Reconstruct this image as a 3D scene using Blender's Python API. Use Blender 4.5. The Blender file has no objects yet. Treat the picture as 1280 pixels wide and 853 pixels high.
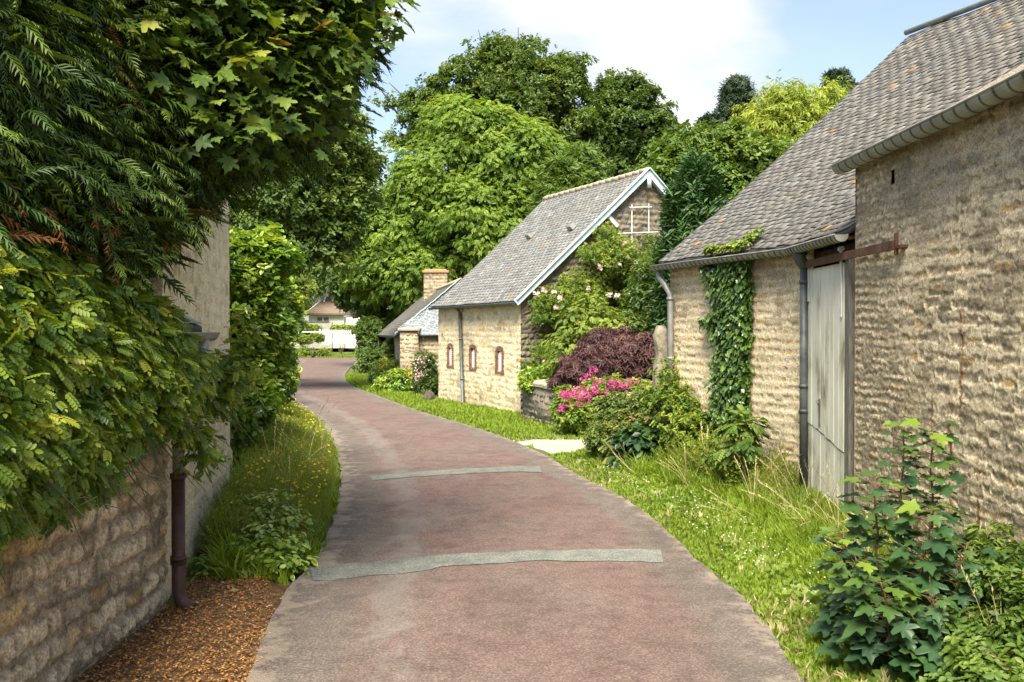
import bpy, math, random
import numpy as np
R = np.random.default_rng(7)
random.seed(7)
scn = bpy.context.scene
COL = scn.collection
H = 2.1; F = 1150.0; HZ = 415.0
def P(px, py, Y):            # a point of the place at distance Y
    return np.array([(px-640.)/F*Y, Y, H+(HZ-py)/F*Y])
def G(px, py):               # a point of the ground
    Y = F*H/(py-HZ); return ((px-640.)/F*Y, Y)
def nrm(v):
    v = np.asarray(v, float); return v/(np.linalg.norm(v, axis=-1, keepdims=True)+1e-12)

# ---------------------------------------------------------------- materials
def newmat(name):
    m = bpy.data.materials.new(name); m.use_nodes = True
    nt = m.node_tree; nt.nodes.clear()
    out = nt.nodes.new('ShaderNodeOutputMaterial')
    return m, nt, out
def N(nt, t, **kw):
    n = nt.nodes.new(t)
    for k, v in kw.items():
        if k.startswith('_'): setattr(n, k[1:], v)
        else:
            key = int(k[1:]) if k[0] == 'i' and k[1:].isdigit() else k.replace('__', ' ')
            n.inputs[key].default_value = v
    return n
def ramp(nt, stops, interp='LINEAR'):
    n = nt.nodes.new('ShaderNodeValToRGB'); cr = n.color_ramp; cr.interpolation = interp
    while len(cr.elements) > 1: cr.elements.remove(cr.elements[-1])
    cr.elements[0].position = stops[0][0]; cr.elements[0].color = (*stops[0][1], 1)
    for p, c in stops[1:]:
        e = cr.elements.new(p); e.color = (*c, 1)
    return n
def coords(nt, scale=(1, 1, 1)):
    tc = nt.nodes.new('ShaderNodeTexCoord'); mp = nt.nodes.new('ShaderNodeMapping')
    mp.inputs['Scale'].default_value = scale
    nt.links.new(tc.outputs['Object'], mp.inputs['Vector']); return mp.outputs[0]

def leafmat(name, stops, trans=0.35, rough=0.5, spec=0.35, tint=(1.25, 1.15, 0.5), gain=1.25):
    m, nt, out = newmat(name)
    at = N(nt, 'ShaderNodeAttribute', _attribute_name='rnd')
    stops = [(q, tuple(min(.85, x*gain) for x in c)) for q, c in stops]
    cr = ramp(nt, stops); nt.links.new(at.outputs['Fac'], cr.inputs[0])
    p = nt.nodes.new('ShaderNodeBsdfPrincipled'); p.inputs['Roughness'].default_value = rough
    p.inputs['Specular IOR Level'].default_value = spec
    nt.links.new(cr.outputs[0], p.inputs['Base Color'])
    t = nt.nodes.new('ShaderNodeBsdfTranslucent')
    mul = N(nt, 'ShaderNodeMix', _data_type='RGBA', _blend_type='MULTIPLY'); mul.inputs[0].default_value = 1
    mul.inputs[7].default_value = (*tint, 1)
    nt.links.new(cr.outputs[0], mul.inputs[6]); nt.links.new(mul.outputs[2], t.inputs[0])
    mx = nt.nodes.new('ShaderNodeMixShader'); mx.inputs[0].default_value = trans
    nt.links.new(p.outputs[0], mx.inputs[1]); nt.links.new(t.outputs[0], mx.inputs[2])
    nt.links.new(mx.outputs[0], out.inputs[0]); return m

def attrmat(name, rough=0.9, nscale=60, nmix=0.25, bump=0.4, bdist=0.01, spec=0.2, stain=None, nscale2=3.0):
    """colour from the per-point attribute 'col' (each stone its own), broken up by noise"""
    m, nt, out = newmat(name)
    at = N(nt, 'ShaderNodeAttribute', _attribute_name='col')
    v = coords(nt)
    n1 = N(nt, 'ShaderNodeTexNoise', Scale=nscale, Detail=5, Roughness=0.65); nt.links.new(v, n1.inputs['Vector'])
    n2 = N(nt, 'ShaderNodeTexNoise', Scale=nscale2, Detail=6, Roughness=0.6); nt.links.new(v, n2.inputs['Vector'])
    mr = N(nt, 'ShaderNodeMapRange'); mr.inputs[1].default_value = .3; mr.inputs[2].default_value = .7
    mr.inputs[3].default_value = 1-nmix*1.3; mr.inputs[4].default_value = 1+nmix
    nt.links.new(n1.outputs[0], mr.inputs[0])
    mr2 = N(nt, 'ShaderNodeMapRange'); mr2.inputs[1].default_value = .3; mr2.inputs[2].default_value = .7
    mr2.inputs[3].default_value = .82; mr2.inputs[4].default_value = 1.15
    nt.links.new(n2.outputs[0], mr2.inputs[0])
    mm = N(nt, 'ShaderNodeMath', _operation='MULTIPLY'); nt.links.new(mr.outputs[0], mm.inputs[0]); nt.links.new(mr2.outputs[0], mm.inputs[1])
    vm = N(nt, 'ShaderNodeVectorMath', _operation='SCALE'); nt.links.new(at.outputs['Color'], vm.inputs[0]); nt.links.new(mm.outputs[0], vm.inputs['Scale'])
    p = nt.nodes.new('ShaderNodeBsdfPrincipled'); p.inputs['Roughness'].default_value = rough; p.inputs['Specular IOR Level'].default_value = spec
    nt.links.new(vm.outputs[0], p.inputs['Base Color'])
    b = N(nt, 'ShaderNodeBump', Strength=bump, Distance=bdist); nt.links.new(n1.outputs[0], b.inputs['Height']); nt.links.new(b.outputs[0], p.inputs['Normal'])
    nt.links.new(p.outputs[0], out.inputs[0]); return m

def noisemat(name, stops, scale=8, rough=0.8, bump=0.3, bdist=0.01, stretch=(1, 1, 1), metallic=0, spec=0.3, detail=6, bscale=None):
    m, nt, out = newmat(name); v = coords(nt, stretch)
    n = N(nt, 'ShaderNodeTexNoise', Scale=scale, Detail=detail, Roughness=0.62); nt.links.new(v, n.inputs['Vector'])
    cr = ramp(nt, stops); nt.links.new(n.outputs[0], cr.inputs[0])
    p = nt.nodes.new('ShaderNodeBsdfPrincipled'); p.inputs['Roughness'].default_value = rough; p.inputs['Metallic'].default_value = metallic
    p.inputs['Specular IOR Level'].default_value = spec
    nt.links.new(cr.outputs[0], p.inputs['Base Color'])
    n3 = N(nt, 'ShaderNodeTexNoise', Scale=bscale or scale*4, Detail=5, Roughness=0.7); nt.links.new(v, n3.inputs['Vector'])
    b = N(nt, 'ShaderNodeBump', Strength=bump, Distance=bdist); nt.links.new(n3.outputs[0], b.inputs['Height']); nt.links.new(b.outputs[0], p.inputs['Normal'])
    nt.links.new(p.outputs[0], out.inputs[0]); return m

# ---------------------------------------------------------------- objects
def tag(o, label=None, cat=None, group=None, kind=None):
    if label: o['label'] = label
    if cat: o['category'] = cat
    if group: o['group'] = group
    if kind: o['kind'] = kind
    return o
def empty(name, loc, label, cat, group=None):
    o = bpy.data.objects.new(name, None); COL.objects.link(o); o.location = loc
    o.empty_display_size = .2
    return tag(o, label, cat, group)
def link(name, me, mat, parent=None):
    o = bpy.data.objects.new(name, me); COL.objects.link(o)
    if mat: me.materials.append(mat)
    if parent is not None:
        o.parent = parent
        root = parent; off = [0., 0., 0.]
        while root is not None:
            off = [a+b for a, b in zip(off, root.location)]; root = root.parent
        me.transform(__import__('mathutils').Matrix.Translation([-a for a in off]))
    return o
def mesh_np(name, V, loops, totals, attrs=None, smooth=False):
    me = bpy.data.meshes.new(name)
    V = np.ascontiguousarray(V, dtype=np.float32); loops = np.asarray(loops, np.int32); totals = np.asarray(totals, np.int32)
    me.vertices.add(len(V)); me.vertices.foreach_set('co', V.ravel())
    me.loops.add(len(loops)); me.loops.foreach_set('vertex_index', loops)
    me.polygons.add(len(totals))
    starts = np.concatenate([[0], np.cumsum(totals)[:-1]]).astype(np.int32)
    me.polygons.foreach_set('loop_start', starts); me.polygons.foreach_set('loop_total', totals)
    if smooth: me.polygons.foreach_set('use_smooth', np.ones(len(totals), bool))
    for k, (typ, data) in (attrs or {}).items():
        a = me.attributes.new(k, typ, 'POINT')
        a.data.foreach_set('value' if typ == 'FLOAT' else 'color', np.ascontiguousarray(data, np.float32).ravel())
    me.update(calc_edges=True); me.validate(); return me

class MB:
    def __init__(s): s.v = []; s.f = []; s.sm = []; s.r = []
    def add(s, vs, fs, smooth=False, r=None):
        o = len(s.v); s.v += [tuple(map(float, a)) for a in vs]; s.f += [tuple(o+i for i in f) for f in fs]; s.sm += [smooth]*len(fs)
        s.r += [random.random() if r is None else r]*len(vs)
        return s
    def box(s, c, size, rz=0, rx=0, ry=0, r=None):
        import mathutils
        M = mathutils.Euler((rx, ry, rz)).to_matrix(); c = mathutils.Vector(c); hs = [a/2 for a in size]
        vs = [c+M@mathutils.Vector((x*hs[0], y*hs[1], z*hs[2])) for x in (-1, 1) for y in (-1, 1) for z in (-1, 1)]
        return s.add(vs, [(0, 1, 3, 2), (4, 6, 7, 5), (0, 4, 5, 1), (2, 3, 7, 6), (0, 2, 6, 4), (1, 5, 7, 3)], r=r)
    def bar(s, a, b, w, h, up=(0, 0, 1), r=None):     # box running from a to b
        a = np.array(a, float); b = np.array(b, float); d = nrm(b-a); up = np.array(up, float)
        sd = nrm(np.cross(d, up)); u = np.cross(sd, d)
        vs = [p+sd*x*w/2+u*z*h/2 for p in (a, b) for x in (-1, 1) for z in (-1, 1)]
        return s.add(vs, [(0, 2, 3, 1), (4, 5, 7, 6), (0, 1, 5, 4), (2, 6, 7, 3), (0, 4, 6, 2), (1, 3, 7, 5)], r=r)
    def tube(s, pts, rad, n=10, cap=True, r=None, smooth=True):
        pts = [np.array(p, float) for p in pts]
        if not hasattr(rad, '__len__'): rad = [rad]*len(pts)
        vs = []; prev = None
        for i, p in enumerate(pts):
            d = nrm(pts[min(i+1, len(pts)-1)]-pts[max(i-1, 0)])
            if prev is None: a = nrm(np.cross(d, (0, 0, 1) if abs(d[2]) < .9 else (1, 0, 0)))
            else: a = nrm(prev-d*np.dot(prev, d))
            prev = a; b = np.cross(d, a)
            vs += [p+(a*math.cos(t)+b*math.sin(t))*rad[i] for t in [2*math.pi*k/n for k in range(n)]]
        fs = [(i*n+k, i*n+(k+1) % n, (i+1)*n+(k+1) % n, (i+1)*n+k) for i in range(len(pts)-1) for k in range(n)]
        s.add(vs, fs, smooth, r)
        if cap:
            o = len(s.v)-len(vs); s.f += [tuple(o+k for k in range(n))[::-1], tuple(o+(len(pts)-1)*n+k for k in range(n))]; s.sm += [False]*2
        return s
    def build(s, name, mat, parent=None, bevel=0):
        me = bpy.data.meshes.new(name); me.from_pydata(s.v, [], s.f); me.polygons.foreach_set('use_smooth', s.sm)
        a = me.attributes.new('rnd', 'FLOAT', 'POINT'); a.data.foreach_set('value', s.r)
        me.update(); o = link(name, me, mat, parent)
        if bevel:
            b = o.modifiers.new('b', 'BEVEL'); b.width = bevel; b.segments = 2; b.limit_method = 'ANGLE'
        return o

# ---------------------------------------------------------------- noise
def _h(ix, iy, seed):
    n = (ix.astype(np.int64)*374761393 + iy.astype(np.int64)*668265263 + seed*1442695041) & 0xffffffff
    n = ((n ^ (n >> 13))*1274126177) & 0xffffffff
    return ((n ^ (n >> 16)) & 0xffffff)/float(0xffffff)
def vn(x, y, seed=0):
    x = np.asarray(x, float); y = np.asarray(y, float)
    ix = np.floor(x); iy = np.floor(y); fx = x-ix; fy = y-iy; fx = fx*fx*(3-2*fx); fy = fy*fy*(3-2*fy)
    a = _h(ix, iy, seed); b = _h(ix+1, iy, seed); c = _h(ix, iy+1, seed); d = _h(ix+1, iy+1, seed)
    return (a*(1-fx)+b*fx)*(1-fy)+(c*(1-fx)+d*fx)*fy
def fbm(x, y, seed=0, o=4, g=.5):
    t = 0; a = 1; s = 0
    for k in range(o): t = t+a*vn(x*2**k, y*2**k, seed+k*17); s += a; a *= g
    return t/s
def sst(a, b, x): t = np.clip((x-a)/(b-a), 0, 1); return t*t*(3-2*t)

# ---------------------------------------------------------------- rubble walls
def stonefield(s, z, st, seed):
    """displacement (m) and colour for wall coordinates s (along) and z (up), stones laid in courses"""
    rw = st['row']; wmin, wmax = st['w']
    zz = z+st.get('wob', .025)*(fbm(s*.9, z*.8, seed+3)-.5)*2+.012*(fbm(s*4, z*4, seed+5)-.5)*2
    r = np.floor(zz/rw).astype(int); fr = zz/rw-r
    ss = s+st.get('slant', 0)*(fr-.5)*rw*np.where(r % 2 == 0, 1, -1)+.02*(fbm(s*6, z*7, seed+9)-.5)*2
    d_s = np.zeros_like(s); sid = np.zeros(s.shape, int); wid = np.zeros_like(s)
    lo = ss.min()-1; hi = ss.max()+1
    for k in range(r.min(), r.max()+1):
        m = r == k
        if not m.any(): continue
        rg = np.random.default_rng(seed*1000+k+500)
        n = int((hi-lo)/wmin)+4
        e = lo-rg.random()*wmax+np.cumsum(wmin+(wmax-wmin)*rg.random(n)**1.4)
        i = np.clip(np.searchsorted(e, ss[m])-1, 0, n-2)
        d_s[m] = np.minimum(ss[m]-e[i], e[i+1]-ss[m]); sid[m] = i; wid[m] = e[i+1]-e[i]
    jr = _h(sid, r, seed+1); jr2 = _h(sid, r, seed+2); jr3 = _h(sid, r, seed+4)
    # each stone has its own height inside its course
    lo_e = st.get('mort', .02)/rw*.5*(.6+1.2*jr2); hi_e = 1-st.get('mort', .02)/rw*.5*(.6+1.5*jr3)
    d_z = np.minimum(fr-lo_e, hi_e-fr)*rw
    d = np.minimum(d_s-st.get('vm', .006), d_z)
    d = d+st.get('rag', .012)*(fbm(s*22, z*22, seed+12, 3)-.5)*2
    face = sst(0, st.get('soft', .018), d)
    pit = fbm(s*3.1, z*5, seed+21, 4)+.35*(jr-.5)
    pitm = sst(st.get('pit', .62), st.get('pit', .62)+.1, pit)
    rough = fbm(s*30, z*30, seed+31, 3)-.5
    disp = st['amp']*(st.get('proud', 1)*(face-.5)*(1-1.6*pitm) + .5*(jr-.5)*face + .32*rough) + .02*(fbm(s*.6, z*.6, seed+41)-.5)
    lt = fbm(s*.8, z*.9, seed+51, 4)
    c1 = np.array(st['c1']); c2 = np.array(st['c2']); c3 = np.array(st['c3']); mo = np.array(st['mo'])
    a = jr2[..., None]; b = (sst(.8, .86, jr3))[..., None]
    stone = (c1*(1-a)+c2*a)*(1-b)+c3*b
    col = mo*(1-face[..., None])+stone*face[..., None]
    col = col*(1-.36*pitm[..., None])
    # weathering: broad dirty zones, lime wash that stayed
    w = sst(.5, .72, fbm(s*.5+3, z*.55, seed+61, 5))[..., None]*st.get('dirt', .35)
    col = col*(1-w)+np.array(st.get('dirtc', (.12, .11, .095)))*w
    sf = st.get('sf', 34.)
    sp = sst(.62, .68, fbm(s*sf, z*sf*1.3, seed+71, 2))[..., None]*.5*st.get('speck', 1)
    col = col*(1-sp)+col*.28*sp
    col = col*(.90+.2*lt[..., None])
    return disp, col
def wall_sheet(p0, p1, z0, top, st, res, seed, holes=(), s_off=0, under=None):
    """displaced grid between plan points p0 and p1; outside is on the right-hand side walking p0->p1 reversed normal given by st['n']"""
    p0 = np.array(p0, float); p1 = np.array(p1, float); L = np.linalg.norm(p1-p0); d = (p1-p0)/L; n = np.array([d[1], -d[0]])
    if callable(top): zt = max(top(t*L) for t in np.linspace(0, 1, 50))
    else: zt = top
    ns = int(L/res)+1; nz = int((zt-z0)/res)+1
    s = np.linspace(0, L, ns+1); t = np.linspace(0, 1, nz+1)
    S, T = np.meshgrid(s, t, indexing='ij')
    if callable(top):
        tops = np.array([top(a) for a in s]); Z = z0+(tops[:, None]-z0)*T
    else: Z = z0+(zt-z0)*T
    disp, col = stonefield(S+s_off, Z, st, seed)
    if st.get('post'): disp, col = st['post'](S+s_off, Z, disp, col)
    V = np.stack([p0[0]+d[0]*S+n[0]*disp, p0[1]+d[1]*S+n[1]*disp, Z], -1).reshape(-1, 3)
    idx = np.arange((ns+1)*(nz+1)).reshape(ns+1, nz+1)
    q = np.stack([idx[:-1, :-1], idx[:-1, 1:], idx[1:, 1:], idx[1:, :-1]], -1)[:, :, ::-1]
    keep = np.ones((ns, nz), bool)
    cs = (S[:-1, :-1]+S[1:, 1:])/2; cz = (Z[:-1, :-1]+Z[1:, 1:])/2
    for (a, b, c, e) in holes: keep &= ~((cs > a) & (cs < b) & (cz > c) & (cz < e))
    q = q[keep]
    return V, q.reshape(-1), np.full(len(q), 4), np.concatenate([col.reshape(-1, 3), np.ones((V.shape[0], 1))], 1)
def join_sheets(name, sheets, mat, parent, extra=None):
    Vs = []; Ls = []; Ts = []; Cs = []; o = 0
    for V, l, t, c in sheets:
        Vs.append(V); Ls.append(l+o); Ts.append(t); Cs.append(c); o += len(V)
    if extra:      # plain quads: list of (verts, faces, colour)
        for vs, fs, c in extra:
            Vs.append(np.array(vs, float)); Ls.append(np.concatenate([np.array(f) for f in fs])+o); Ts.append(np.array([len(f) for f in fs]))
            Cs.append(np.tile(np.array([*c, 1.]), (len(vs), 1))); o += len(vs)
    me = mesh_np(name, np.concatenate(Vs), np.concatenate(Ls), np.concatenate(Ts), {'col': ('FLOAT_COLOR', np.concatenate(Cs))}, smooth=False)
    return link(name, me, mat, parent)

# ---------------------------------------------------------------- leaves
def tpl(verts, faces): return (np.array(verts, float), faces)
def comb(parts):
    V = []; Fs = []; o = 0
    for v, f in parts: V.append(v); Fs += [tuple(i+o for i in a) for a in f]; o += len(v)
    return np.concatenate(V), Fs
def xf(t, off=(0, 0, 0), sc=1, rz=0, rx=0, ry=0):
    import mathutils
    M = np.array(mathutils.Euler((rx, ry, rz)).to_matrix()); v, f = t
    return (v*sc)@M.T+np.array(off), f
T_DIA = tpl([(0, 0, 0), (.27, .42, .07), (0, 1, -.06), (-.27, .42, .07)], [(0, 1, 2), (0, 2, 3)])
T_OVA = tpl([(0, 0, 0), (.24, .22, .05), (.3, .5, .07), (.17, .82, .02), (0, 1, -.08), (-.17, .82, .02), (-.3, .5, .07), (-.24, .22, .05)], [(0, 1, 2, 3, 4), (0, 4, 5, 6, 7)])
T_LAN = tpl([(0, 0, 0), (.12, .35, .03), (0, 1, -.1), (-.12, .35, .03)], [(0, 1, 2), (0, 2, 3)])
def lobed(pts, droop=.1):
    v = [(0, .38, -.02)]+[(x, y, -droop*(x*x+(y-.4)**2)*2.4+.16*abs(x)+.05*math.sin(x*17+y*9)) for x, y in pts]
    n = len(pts); return tpl(v, [(0, 1+i, 1+(i+1) % n) for i in range(n)])
T_MAP = lobed([(0, 0), (.16, .06), (.42, .02), (.36, .16), (.3, .24), (.52, .36), (.56, .54), (.38, .5), (.22, .5), (.24, .7), (.12, .74), (0, 1.0), (-.12, .74), (-.24, .7), (-.22, .5), (-.38, .5), (-.56, .54), (-.52, .36), (-.3, .24), (-.36, .16), (-.42, .02), (-.16, .06)])
T_IVY = lobed([(0, .05), (.25, -.03), (.42, .2), (.25, .42), (.3, .62), (.08, .72), (0, 1), (-.08, .72), (-.3, .62), (-.25, .42), (-.42, .2), (-.25, -.03)], .06)
def twig(n=6, leaf=T_DIA, ls=.5, spread=.9, seed=1):
    rg = random.Random(seed); ps = []
    for i in range(n):
        a = rg.uniform(-1, 1)*spread+(1 if i % 2 else -1)*.5; t = (i+.3)/n
        ps.append(xf(leaf, (rg.uniform(-.1, .1), t*.75, rg.uniform(-.12, .12)), ls*rg.uniform(.75, 1.15), rz=-a, rx=rg.uniform(-.6, .3), ry=rg.uniform(-.6, .6)))
    return comb(ps)
def pinnate(n=5, ls=.34, w=1.0):
    ps = []
    for i in range(n):
        t = .18+.75*i/n; sag = -.22*t*t
        for sd in (-1, 1):
            v, f = xf(T_OVA, (0, 0, 0), ls*(1-.35*abs(t-.5)))
            v = v*np.array([w, 1, 1]); ps.append(xf((v, f), (0, t, sag), 1, rz=-sd*1.05, rx=-.25))
    ps.append(xf(T_OVA, (0, .93, -.2), ls*.9, rx=-.4))
    ps.append(tpl([(-.008, 0, 0), (.008, 0, 0), (.004, .5, -.05), (.0, .95, -.2), (-.004, .5, -.05)], [(0, 1, 2, 3, 4)]))
    return comb(ps)
def spray(n=9, seed=3):
    """flat drooping conifer frond made of narrow scale-leaf fingers"""
    rg = random.Random(seed); ps = []
    for i in range(n):
        t = .05+.9*i/n
        for sd in (-1, 1):
            l = (.34*(1-.65*t))*rg.uniform(.7, 1.2)
            v = np.array([(-.022, 0, 0), (.022, 0, 0), (.016, l*.6, -.03*l), (0, l, -.3*l), (-.016, l*.6, -.03*l)])
            ps.append(xf((v, [(0, 1, 2, 3, 4)]), (0, t, -.35*t*t), 1, rz=-sd*rg.uniform(.55, .95), rx=-.15-.4*t))
    ps.append(tpl([(-.02, 0, 0), (.02, 0, 0), (.012, .5, -.09), (0, 1.12, -.42), (-.012, .5, -.09)], [(0, 1, 2, 3, 4)]))
    return comb(ps)
T_TW = twig(6, T_DIA, .5, .9, 1); T_TW2 = twig(7, T_OVA, .42, .9, 5); T_PIN = pinnate(); T_ASH = pinnate(4, .42, .8); T_SPR = spray()
def tuft(n=7, seed=2, h=1., lean=.5, w=.035):
    rg = random.Random(seed); ps = []
    for i in range(n):
        a = rg.uniform(0, 6.28); L = h*rg.uniform(.55, 1.1); le = lean*rg.uniform(.2, 1.2); ox, oy = rg.uniform(-.15, .15), rg.uniform(-.15, .15)
        dx, dy = math.cos(a), math.sin(a); wx, wy = -dy*w, dx*w
        p = [(ox, oy, 0), (ox+dx*le*.25*L, oy+dy*le*.25*L, L*.5), (ox+dx*le*L, oy+dy*le*L, L*(.95-.25*le))]
        v = [(p[0][0]-wx, p[0][1]-wy, 0), (p[0][0]+wx, p[0][1]+wy, 0), (p[1][0]+wx*.8, p[1][1]+wy*.8, p[1][2]), p[2], (p[1][0]-wx*.8, p[1][1]-wy*.8, p[1][2])]
        ps.append(tpl(v, [(0, 1, 2, 4), (4, 2, 3)]))
    return comb(ps)
T_TUF = tuft(); T_TALL = tuft(6, 4, 1., .7, .012)

def frames(nv, tip):
    """rotation matrices whose columns are x, y (leaf tip) and z (leaf normal)"""
    z = nrm(nv); y = tip-z*np.sum(tip*z, -1, keepdims=True); y = nrm(y); x = np.cross(y, z)
    return np.stack([x, y, z], -1)
def scatter_mesh(name, t, pos, size, Rm, rnd, mat, parent=None, smooth=False):
    tv, tf = t; n = len(pos)
    V = np.einsum('nij,vj->nvi', Rm, tv)*np.asarray(size).reshape(-1, 1, 1)+pos[:, None, :]
    k = len(tv); lf = np.concatenate([np.array(f) for f in tf]); tt = np.array([len(f) for f in tf])
    loops = (lf[None, :]+(np.arange(n)*k)[:, None]).ravel(); tot = np.tile(tt, n)
    me = mesh_np(name, V.reshape(-1, 3), loops, tot, {'rnd': ('FLOAT', np.repeat(rnd, k))}, smooth)
    return link(name, me, mat, parent)
def sph(n):
    v = R.normal(size=(n, 3)); return nrm(v)
def clumps(lobes, n, back=.35, inner=.25):
    """clump centres spread through ellipsoid lobes [(c, r)]; returns centres and outward directions"""
    C = np.array([l[0] for l in lobes]); Rr = np.array([l[1] for l in lobes]); w = (Rr[:, 0]*Rr[:, 2]); w = w/w.sum()
    i = R.choice(len(lobes), n*3, p=w); d = sph(n*3)
    keep = (d[:, 1] < .25) | (R.random(n*3) < back); keep &= (d[:, 2] > -.55) | (R.random(n*3) < .5)
    i = i[keep][:n]; d = d[keep][:n]
    u = np.where(R.random(len(i)) < inner, R.random(len(i))*.6+.2, .76+.26*R.random(len(i))+.16*(R.random(len(i)) < .15))
    c = C[i]+d*Rr[i]*u[:, None]
    return c, d
def leaf_cloud(c, d, per, rc, flat=.6, jit=.6, up=.6, size=.3, svar=.35, tipdown=.3):
    n = len(c)*per; j = np.repeat(np.arange(len(c)), per)
    o = sph(n)*(R.random((n, 1))**.45)
    o[:, 2] = o[:, 2]*flat
    rcj = (rc*(.6+.8*R.random(len(c))))[j][:, None]
    pos = c[j]+o*rcj
    nv = nrm(nrm(o)*.5+d[j]*.35+np.array([0, 0, up])+R.normal(size=(n, 3))*jit*.6)
    tip = nrm(o*1.0+d[j]*.6+R.normal(size=(n, 3))*.5-np.array([0, 0, tipdown]))
    sz = size*(1-svar+2*svar*R.random(n))
    cr = R.random(len(c))
    rnd = np.clip(cr[j]*.55+R.random(n)*.45+.12*o[:, 2], 0, 1)
    return pos, sz, frames(nv, tip), rnd
def limbs(mb, base, top, lobes, r0, c, ntw=40, seed=1, lean=(0, 0)):
    rg = random.Random(seed)
    base = np.array(base, float); top = np.array(top, float)
    k = 7; pts = [base+(top-base)*t/k+np.array([rg.uniform(-1, 1)*.04*r0*8*(0 < t < k), rg.uniform(-1, 1)*.04*r0*8*(0 < t < k), 0]) for t in range(k+1)]
    mb.tube(pts, [r0*1.25]+[r0*(1-.75*t/k) for t in range(1, k+1)], 10)
    ends = []
    for (lc, lr) in lobes:
        lc = np.array(lc); zf = rg.uniform(.3, .75); s = base+(top-base)*zf
        mid = s*.5+lc*.5+np.array([rg.uniform(-.4, .4), rg.uniform(-.3, .3), rg.uniform(-.1, .5)])*min(1, r0*4)
        e = lc+(lc-s)*.15; mb.tube([s, mid*.5+s*.5+np.array([0, 0, -.05]), mid, lc, e], [r0*.42, r0*.34, r0*.26, r0*.16, r0*.06], 7)
        ends.append((mid, lc))
    idx = R.choice(len(c), min(ntw, len(c)), replace=False)
    for i in idx:
        q = c[i]; q0 = min(lobes, key=lambda a: np.linalg.norm(np.array(a[0])-q))[0]; q = q*.88+np.array(q0)*.12; m = min(ends, key=lambda a: np.linalg.norm(a[1]-q)); a = m[1]*rg.uniform(.5, 1)+m[0]*0
        a = m[0]+(m[1]-m[0])*rg.uniform(.3, 1); b = (a+q)/2+np.array([rg.uniform(-.2, .2), rg.uniform(-.2, .2), -.1])*min(1, r0*4)
        mb.tube([a, b, q], [r0*.1, r0*.06, r0*.02], 5, cap=False)
def tree(name, label, cat, base, top, lobes, mat, bark, t=T_TW, size=.35, ncl=200, per=50, rc=.7, r0=.25, group=None, flat=.6, up=.6, jit=.6, ntw=50, crown='crown', seed=1, back=.35, inner=.25, trunk=True, tipdown=.3, spl=True):
    root = empty(name, base, label, cat, group)
    lobes = [(np.array(a, float), np.array(b, float)) for a, b in lobes]
    c, d = clumps(lobes, ncl, back, inner)
    pos, sz, Rm, rnd = leaf_cloud(c, d, per, rc, flat, jit, up, size, tipdown=tipdown)
    ok = pos[:, 2] > .03
    scatter_mesh(crown, t, pos[ok], sz[ok], Rm[ok], rnd[ok], mat, root)
    if trunk:
        mb = MB(); limbs(mb, base, top, lobes, r0, c, ntw, seed); mb.build('trunk', bark, root)
    return root
def LB(px, py, Y, rx, rz=None, ry=None):      # lobe from a picture position, distance and radii in picture units
    rz = rz or rx; k = Y/F
    return (P(px, py, Y), ((rx*k), (ry or (rx+rz)/2)*k, rz*k))
# ================================================================ camera, light, sky
cam = bpy.data.objects.new('camera', bpy.data.cameras.new('camera')); COL.objects.link(cam)
cam.location = (0, 0, H); cam.rotation_euler = (math.radians(90-.573), 0, 0)
cam.data.lens = 36*F/1280; cam.data.sensor_width = 36; cam.data.clip_end = 3000; cam.data.clip_start = .05
scn.camera = cam
SD = nrm(np.array([-.07, -.55, .83]))
sl = bpy.data.lights.new('sun', 'SUN'); sl.energy = 4.4; sl.angle = math.radians(32); sl.color = (1, .92, .78)
so = bpy.data.objects.new('sun', sl); COL.objects.link(so)
import mathutils
so.rotation_euler = mathutils.Vector(tuple(SD)).to_track_quat('Z', 'Y').to_euler(); so.location = (5, -5, 20)
w = bpy.data.worlds.new('World'); scn.world = w; w.use_nodes = True; nt = w.node_tree; nt.nodes.clear()
sk = nt.nodes.new('ShaderNodeTexSky'); sk.sky_type = 'NISHITA'; sk.sun_disc = False
sk.sun_elevation = math.asin(SD[2]); sk.sun_rotation = math.atan2(SD[0], SD[1]); sk.air_density = 1.0; sk.dust_density = 1.2; sk.ozone_density = .6
tc = nt.nodes.new('ShaderNodeTexCoord'); sx = nt.nodes.new('ShaderNodeSeparateXYZ'); nt.links.new(tc.outputs['Generated'], sx.inputs[0])
def M(op, a, b=None, c=None):
    n = nt.nodes.new('ShaderNodeMath'); n.operation = op
    for i, q in enumerate((a, b, c)):
        if q is None: continue
        if isinstance(q, (int, float)): n.inputs[i].default_value = q
        else: nt.links.new(q, n.inputs[i])
    return n.outputs[0]
zc = M('ADD', M('MAXIMUM', sx.outputs[2], 0.0), .18)
cx = M('DIVIDE', sx.outputs[0], zc); cy = M('DIVIDE', sx.outputs[1], zc)
cb = nt.nodes.new('ShaderNodeCombineXYZ'); nt.links.new(cx, cb.inputs[0]); nt.links.new(cy, cb.inputs[1])
cn = nt.nodes.new('ShaderNodeTexNoise'); cn.inputs['Scale'].default_value = .85; cn.inputs['Detail'].default_value = 8; cn.inputs['Roughness'].default_value = .52; cn.inputs['Distortion'].default_value = .25
mp = nt.nodes.new('ShaderNodeMapping'); mp.inputs['Location'].default_value = (3.1, 1.7, 0); nt.links.new(cb.outputs[0], mp.inputs[0]); nt.links.new(mp.outputs[0], cn.inputs['Vector'])
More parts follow.
